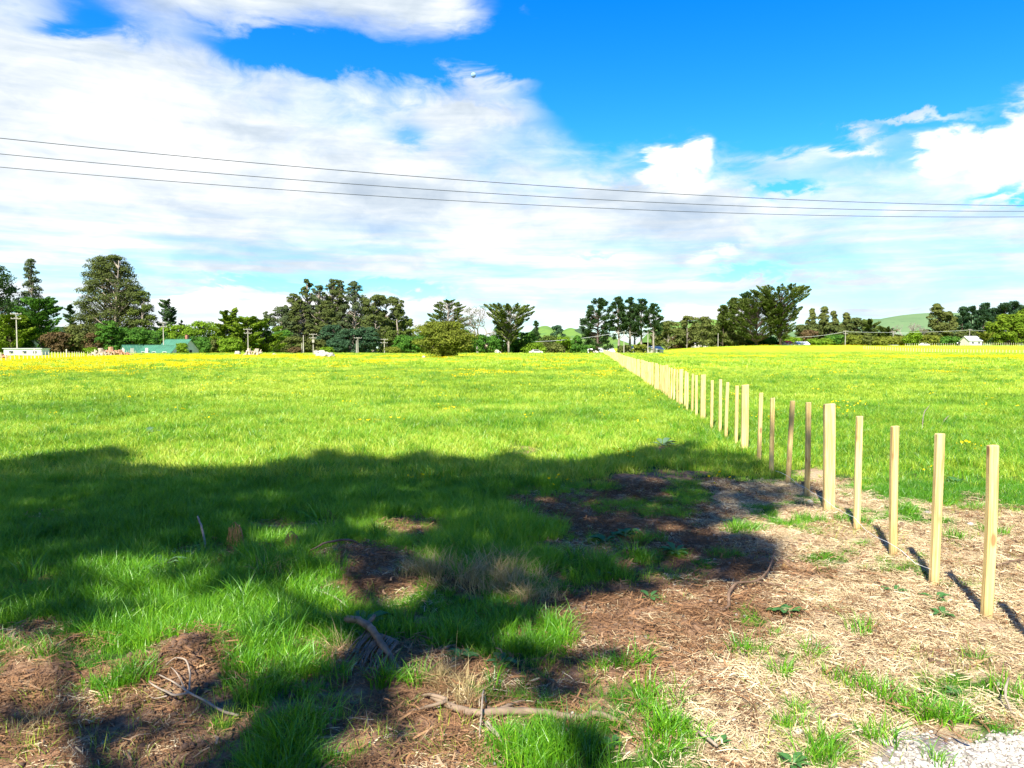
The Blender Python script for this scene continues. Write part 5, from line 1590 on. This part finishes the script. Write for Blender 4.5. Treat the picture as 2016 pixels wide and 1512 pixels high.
def scatter(name, label, protos, pts, rot, scl, idx, tint):
    """one object whose points carry copies of the prototypes"""
    me = bpy.data.meshes.new(name)
    me.vertices.add(len(pts)); me.vertices.foreach_set('co', np.asarray(pts, np.float32).ravel())
    for nm, typ, val, key in (('rot', 'FLOAT_VECTOR', rot, 'vector'), ('scl', 'FLOAT_VECTOR', scl, 'vector'), ('idx', 'INT', idx, 'value'), ('tint', 'FLOAT', tint, 'value')):
        a = me.attributes.new(nm, typ, 'POINT')
        a.data.foreach_set(key, np.asarray(val, np.int32 if typ == 'INT' else np.float32).ravel())
    o = bpy.data.objects.new(name, me); COL.objects.link(o)
    pc = bpy.data.collections.new(name + '_pieces')
    for k, p in enumerate(protos):
        p.name = '%s_piece_%02d' % (name, k)
        pc.objects.link(p)
    ng = bpy.data.node_groups.new(name, 'GeometryNodeTree')
    ng.interface.new_socket('Geometry', in_out='INPUT', socket_type='NodeSocketGeometry')
    ng.interface.new_socket('Geometry', in_out='OUTPUT', socket_type='NodeSocketGeometry')
    nd = ng.nodes
    gi, go = nd.new('NodeGroupInput'), nd.new('NodeGroupOutput')
    ci = nd.new('GeometryNodeCollectionInfo'); ci.inputs['Collection'].default_value = pc
    ci.inputs['Separate Children'].default_value = True; ci.inputs['Reset Children'].default_value = True
    ip = nd.new('GeometryNodeInstanceOnPoints'); ip.inputs['Pick Instance'].default_value = True

    def na(nm, typ):
        n = nd.new('GeometryNodeInputNamedAttribute'); n.data_type = typ; n.inputs['Name'].default_value = nm
        return n.outputs['Attribute']
    L = ng.links.new
    L(gi.outputs[0], ip.inputs['Points']); L(ci.outputs[0], ip.inputs['Instance'])
    L(na('idx', 'INT'), ip.inputs['Instance Index']); L(na('rot', 'FLOAT_VECTOR'), ip.inputs['Rotation']); L(na('scl', 'FLOAT_VECTOR'), ip.inputs['Scale'])
    L(ip.outputs[0], go.inputs[0])
    o.modifiers.new('scatter', 'NODES').node_group = ng
    return tag(o, label, kind='stuff')


rg = np.random.default_rng(2024)


def area_pts(y0, y1, dens, margin=1.15, extra=.6):
    """points spread over the part of the ground between two distances that the camera can see, and a little beyond"""
    k = 1008 / F * margin
    w1 = k * y1 + extra
    n = int(dens * 2 * w1 * (y1 - y0))
    y = rg.uniform(y0, y1, n); x = rg.uniform(-w1, w1, n)
    m = np.abs(x) < k * y + extra
    return x[m], y[m]


def place(x, y):
    return np.stack([x, y, Hgt(x, y)], 1)


def rots(n, tilt=.12):
    return np.stack([rg.normal(0, tilt, n), rg.normal(0, tilt, n), rg.uniform(0, 6.283, n)], 1)


GRASS_N = leafy('grass_blades', [(.022, .105, .004), (.070, .235, .006), (.16, .37, .010), (.32, .50, .035)], .28, True, .035, .42)
GRASS_F = leafy('grass_blades_meadow', [(.045, .14, .010), (.20, .345, .024), (.37, .485, .036), (.56, .59, .11)], .32, True, .025, .45)
DRY = leafy('dry_grass', [(.26, .19, .085), (.40, .31, .15), (.56, .46, .25)], .25, True)
STRAWM = leafy('straw_stalks', [(.26, .17, .10), (.46, .35, .20), (.63, .51, .31), (.76, .66, .46)], .15, True)
NEEDLE = leafy('needle_litter', [(.09, .052, .03), (.17, .095, .05), (.27, .145, .07), (.42, .30, .18)], .1, True)
PETAL = leafy('buttercup', [(.72, .46, .004), (.84, .60, .006), (.90, .70, .02)], .25, True)


def grass_layer(name, label, y0, y1, dens, protos, hscale, mat_far=False, margin=1.15):
    x, y = area_pts(y0, y1, dens, margin)
    b = bare(x, y) if y0 < 30 else np.zeros(len(x))
    gz = gravel(x, y) if y0 < 4 else np.zeros(len(x))
    clump = fbm(x * 1.1, y * 1.1, 300, 3) if y0 < 30 else fbm(x * .25, y * .25, 300, 3)
    dark = fbm(x * .6, y * .6, 310, 3)
    keep = rg.random(len(x)) < np.clip((1 - b) ** 1.6 * (.55 + .9 * clump), 0, 1) * (1 - gz)
    x, y, b, clump, dark = x[keep], y[keep], b[keep], clump[keep], dark[keep]
    n = len(x)
    s = hscale * (.62 + .85 * clump) * rg.uniform(.75, 1.25, n) * (1 - .45 * b)
    # trodden and short along the posts and on the worn corner
    s = s * (1 - .35 * straw_zone(x, y)) * (1 - .50 * bare(x, y, False)) if y0 < 30 else s
    wid = np.clip(s, .7, 1.3)
    wide = fbm(x * .16, y * .10, 320, 3)
    spot = sstep(fbm(x * 1.4, y * .9, 325, 3), .60, .70)
    tint = np.clip(.52 + 1.3 * (dark - .5) + 1.3 * (wide - .5) - .38 * spot + rg.normal(0, .16, n) + .12 * b, 0, 1)
    return scatter(name, label, protos, place(x, y), rots(n), np.stack([wid, wid, s], 1), rg.integers(0, len(protos), n), tint)


pr = np.random.default_rng(5)
grass_layer('grass', 'lush green grass blades of the near paddock', 1.5, 9.2, 300, [proto('g', tuft(36, .060, .15, .0038, pr, l), GRASS_N) for l in (.4, .7, .9, .6, .5, 1.0, .8)], 1.0)
grass_layer('grass', 'sunlit and shaded grass around the shade edge', 9.0, 22.5, 105, [proto('g', tuft(26, .09, .17, .0085, pr, l, 2), GRASS_F if k % 3 else GRASS_N) for k, l in enumerate((.5, .8, .9, .6, .7, 1.0))], 1.0)
grass_layer('meadow_grass', 'sunlit meadow grass of the middle paddock', 22, 62, 18, [proto('g', tuft(46, .24, .18, .017, pr, l, 2), GRASS_F) for l in (.6, .8, .9, .7, 1.0)], 1.0)
grass_layer('meadow_grass', 'sunlit meadow grass of the far paddock', 60, 235, .9, [proto('g', tuft(70, .85, .22, .045, pr, l, 2), GRASS_F) for l in (.6, .8, .9, 1.0)], 1.0, margin=1.05)

# taller darker tufts standing out of the sward
x, y = area_pts(2.2, 60, .9)
k = (bare(x, y) < .45) & (fbm(x * .35, y * .25, 330, 3) > .48) & (straw_zone(x, y) < .4)
x, y = x[k], y[k]; n = len(x); s = rg.uniform(.7, 1.5, n) * (1 + .3 * sstep(y, 15, 40))
scatter('grass_tufts', 'taller grass tufts standing out of the paddock', [proto('g', tuft(44, .06, .24, .0065, pr, l), GRASS_N) for l in (.5, .7, .9)], place(x, y), rots(n), np.stack([s, s, s], 1), rg.integers(0, 3, n), rg.uniform(.0, .35, n))


def local_tufts(name, label, spots, protos, dens, tl, th, sc=(.7, 1.3)):
    X, Y = [], []
    for u, v, r in spots:
        cx, cy = G(u, v)
        n = max(2, int(dens * r * r * 3.14))
        a = rg.uniform(0, 6.283, n); q = r * np.sqrt(rg.random(n))
        X.append(cx + q * np.cos(a)); Y.append(cy + q * np.sin(a))
    x, y = np.concatenate(X), np.concatenate(Y); n = len(x)
    s = rg.uniform(*sc, n)
    return scatter(name, label, protos, place(x, y), rots(n, .15), np.stack([s, s, s], 1), rg.integers(0, len(protos), n), rg.uniform(tl, th, n))


# green clumps on the bare ground, each at its own spot
local_tufts('grass_clumps', 'green grass clumps growing on the bare soil', [(970, 1100, .28), (880, 1080, .20), (940, 1225, .28), (900, 1265, .16), (1000, 1215, .18), (985, 1275, .14), (760, 1250, .16), (690, 1270, .1), (1185, 1310, .08), (1240, 1310, .09), (1285, 1375, .10), (1290, 1400, .08), (550, 1320, .28), (600, 1350, .2), (240, 1360, .16), (210, 1380, .12), (560, 1470, .14), (620, 1440, .12), (780, 1350, .12), (1050, 1470, .14), (1000, 1480, .12), (1120, 1470, .1), (1280, 1070, .14), (1260, 1100, .1), (1460, 1050, .2), (1590, 1030, .16), (1680, 1030, .14), (1560, 1420, .07), (1580, 1400, .07),
                                                                            (1790, 1400, .09), (1820, 1420, .08), (1750, 1380, .08), (1700, 1360, .07), (1860, 1420, .07), (1640, 1340, .06), (1600, 1290, .06), (1480, 1290, .06), (1450, 1280, .06), (1530, 1330, .06), (1930, 1310, .06), (1690, 1250, .06), (1720, 1460, .08), (1650, 1490, .10), (1600, 1500, .1), (1990, 1370, .07), (1850, 1500, .03), (1530, 1260, .05), (1780, 1010, .14), (1850, 990, .16), (1920, 1000, .14), (1960, 1050, .1), (1880, 1060, .1), (1100, 1250, .06), (1330, 1440, .12), (1290, 1460, .12)],
            [proto('g', tuft(30, .05, .13, .0050, pr, l), GRASS_N) for l in (.5, .7, .9)], 210, .1, .7)
# dead tussock in the middle of the bare patch
local_tufts('dead_grass', 'dead straw-coloured grass tussock on the bare soil', [(840, 1135, .16), (900, 1150, .20), (960, 1155, .24), (1030, 1165, .22), (1070, 1185, .14), (990, 1130, .2), (820, 1150, .1), (880, 1345, .12), (900, 1370, .12), (860, 1340, .08), (1180, 1120, .08), (690, 1290, .08), (540, 1150, .1)],
            [proto('g', tuft(24, .06, .19, .0045, pr, l), DRY) for l in (.6, .9, 1.2, 1.4)], 190, .1, .9, (.6, 1.2))

local_tufts('dead_grass', 'low dry grass on the bare bank', [(60, 1315, .16), (120, 1325, .12), (10, 1300, .14), (250, 1385, .08), (90, 1440, .1)],
            [proto('g', tuft(20, .06, .10, .0032, pr, l), DRY) for l in (.9, 1.3, 1.6)], 150, .2, 1.0, (.5, 1.1))
local_tufts('sparse_grass', 'sparse short grass on the bare soil and straw', [(60, 1470, .3), (200, 1440, .3), (330, 1470, .3), (450, 1480, .25), (120, 1400, .25), (760, 1440, .25), (860, 1470, .25), (700, 1400, .2), (1000, 1300, .25), (1100, 1330, .2), (780, 1180, .25), (700, 1200, .2), (1100, 1100, .3), (1200, 1150, .3), (1300, 1130, .3), (1650, 1470, .22), (1780, 1420, .22), (1880, 1380, .2), (1560, 1470, .2), (1700, 1380, .2), (1500, 1380, .15), (1950, 1340, .16), (1620, 1330, .18), (1480, 1310, .14), (1800, 1300, .18), (1700, 1060, .35), (1600, 1050, .25), (1900, 1000, .5), (1800, 960, .5), (2000, 980, .4), (1700, 940, .4), (1950, 930, .5)],
            [proto('g', tuft(12, .07, .085, .0034, pr, l), GRASS_F) for l in (.6, .9, 1.2)], 60, .3, 1.0, (.5, 1.2))

# straw on the strip by the posts
x, y = area_pts(1.8, 9.5, 240)
p = bare(x, y) * (.12 + .88 * straw_zone(x, y)) * (1 - gravel(x, y)) * (.35 + .95 * fbm(x * 1.7, y * 1.7, 400, 3))
k = rg.random(len(x)) < p
x, y = x[k], y[k]; n = len(x); s = rg.uniform(.6, 1.3, n)
scatter('straw_litter', 'pale dry straw scattered over the bare strip by the posts', [proto('g', litter(46, .11, .080, .0025, pr), STRAWM) for _ in range(6)], place(x, y), rots(n, .06), np.stack([s, s, s], 1), rg.integers(0, 6, n), rg.uniform(0, 1, n))
# dark needle litter on the shaded soil
x, y = area_pts(1.8, 9.5, 170)
p = bare(x, y) * (1 - .75 * straw_zone(x, y)) * (1 - gravel(x, y))
k = rg.random(len(x)) < p
x, y = x[k], y[k]; n = len(x); s = rg.uniform(.6, 1.4, n)
scatter('needle_litter', 'brown needles and bark bits on the bare soil', [proto('g', litter(46, .11, .070, .0026, pr, .03), NEEDLE) for _ in range(6)], place(x, y), rots(n, .1), np.stack([s, s, s], 1), rg.integers(0, 6, n), np.clip(fbm(x * 1.5, y * 1.5, 410, 3) * 1.6 - .35 + rg.normal(0, .1, n), 0, 1))

# thin green growth all over the straw strip and the worn soil
x, y = area_pts(1.8, 12, 26)
k = rg.random(len(x)) < bare(x, y, False) * (.35 + .65 * straw_zone(x, y)) * (1 - gravel(x, y)) * sstep(fbm(x * 1.2, y * 1.2, 440, 3), .36, .58)
x, y = x[k], y[k]; n = len(x); s = rg.uniform(.45, 1.1, n)
scatter('sparse_grass', 'thin short grass coming through the straw', [proto('g', tuft(9, .06, .075, .0036, pr, l), GRASS_F) for l in (.7, 1.0, 1.3)], place(x, y), rots(n), np.stack([s, s, s], 1), rg.integers(0, 3, n), rg.uniform(.3, .95, n))

# clods and pebbles
CLOD = plain('soil_clod', (.13, .08, .052), .95, .4, 30, .5)


def lump(s, rng, mat):
    mb = MB(); rock(mb, (0, 0, s * .3), s, rng, .7)
    return mb.build('g', mat, None, True, link=False)


x, y = area_pts(1.8, 9, 170)
k = rg.random(len(x)) < bare(x, y) * (1 - .7 * straw_zone(x, y)) * sstep(fbm(x * 1.3, y * 1.3, 420, 3), .35, .6)
x, y = x[k], y[k]
for u, v, r, m in ((390, 1305, .24, 240), (430, 1350, .26, 120), (60, 1275, .12, 50), (700, 1120, .3, 90), (330, 1370, .25, 60), (1500, 1090, .3, 90)):
    cx, cy = G(u, v); a = rg.uniform(0, 6.28, m); q = r * np.sqrt(rg.random(m))
    x = np.concatenate([x, cx + q * np.cos(a)]); y = np.concatenate([y, cy + q * np.sin(a)])
n = len(x); s = rg.uniform(.3, 1.0, n) ** 2 * 1.6 + .25
scatter('soil_clods', 'dark crumbly soil clods on the bare ground', [lump(.013, pr, CLOD) for _ in range(5)], place(x, y), rots(n, .4), np.stack([s, s, s], 1), rg.integers(0, 5, n), rg.random(n))
x, y = area_pts(1.8, 9, 40)
k = rg.random(len(x)) < bare(x, y) * .5
x, y = x[k], y[k]; n = len(x); s = rg.uniform(.3, 1.0, n) ** 2 * 1.3 + .25
scatter('pebbles', 'small pale pebbles strewn on the bare ground', [lump(.010, pr, GREYST) for _ in range(4)], place(x, y), rots(n, .3), np.stack([s, s, s], 1), rg.integers(0, 4, n), rg.random(n))
x = rg.uniform(.8, 4.2, 85000); y = rg.uniform(1.6, 3.7, 85000)
k = rg.random(len(x)) < gravel(x, y)
x, y = x[k], y[k]; n = len(x); s = rg.uniform(.35, 1.0, n) ** 2.2 * 2.0 + .45
scatter('gravel', 'pale crushed gravel at the paddock corner', [lump(.0046, pr, m) for m in (WHITEST, GREYST, WHITEST, GREYST, WHITEST)], place(x, y), rots(n, .4), np.stack([s, s, s], 1), rg.integers(0, 5, n), rg.random(n))

# buttercups
x, y = area_pts(8, 62, 4.5, 1.05)
k = rg.random(len(x)) < np.clip(yellow(x, y) * .9 + .02, 0, 1)
x1, y1 = x[k], y[k]
n = len(x1); s = rg.uniform(.7, 1.2, n)
scatter('buttercups', 'yellow buttercups dotted through the middle meadow', [proto('g', flowers(6, .22, .034, .21, pr), PETAL) for _ in range(4)], place(x1, y1), rots(n, .05), np.stack([s, s, s], 1), rg.integers(0, 4, n), rg.random(n))
x, y = area_pts(40, 330, 1.5, 1.03)
k = rg.random(len(x)) < yellow(x, y) * (.45 + .30 * sstep(y, 50, 100)) * (1 - .90 * sstep(y, 195, 235))
x, y = x[k], y[k]; n = len(x); s = rg.uniform(.7, 1.25, n)
scatter('buttercups', 'dense yellow buttercup drifts across the far meadow', [proto('g', flowers(34, .7, .055, .25, pr), PETAL) for _ in range(4)], place(x, y), rots(n, .03), np.stack([s, s, s], 1), rg.integers(0, 4, n), rg.random(n))
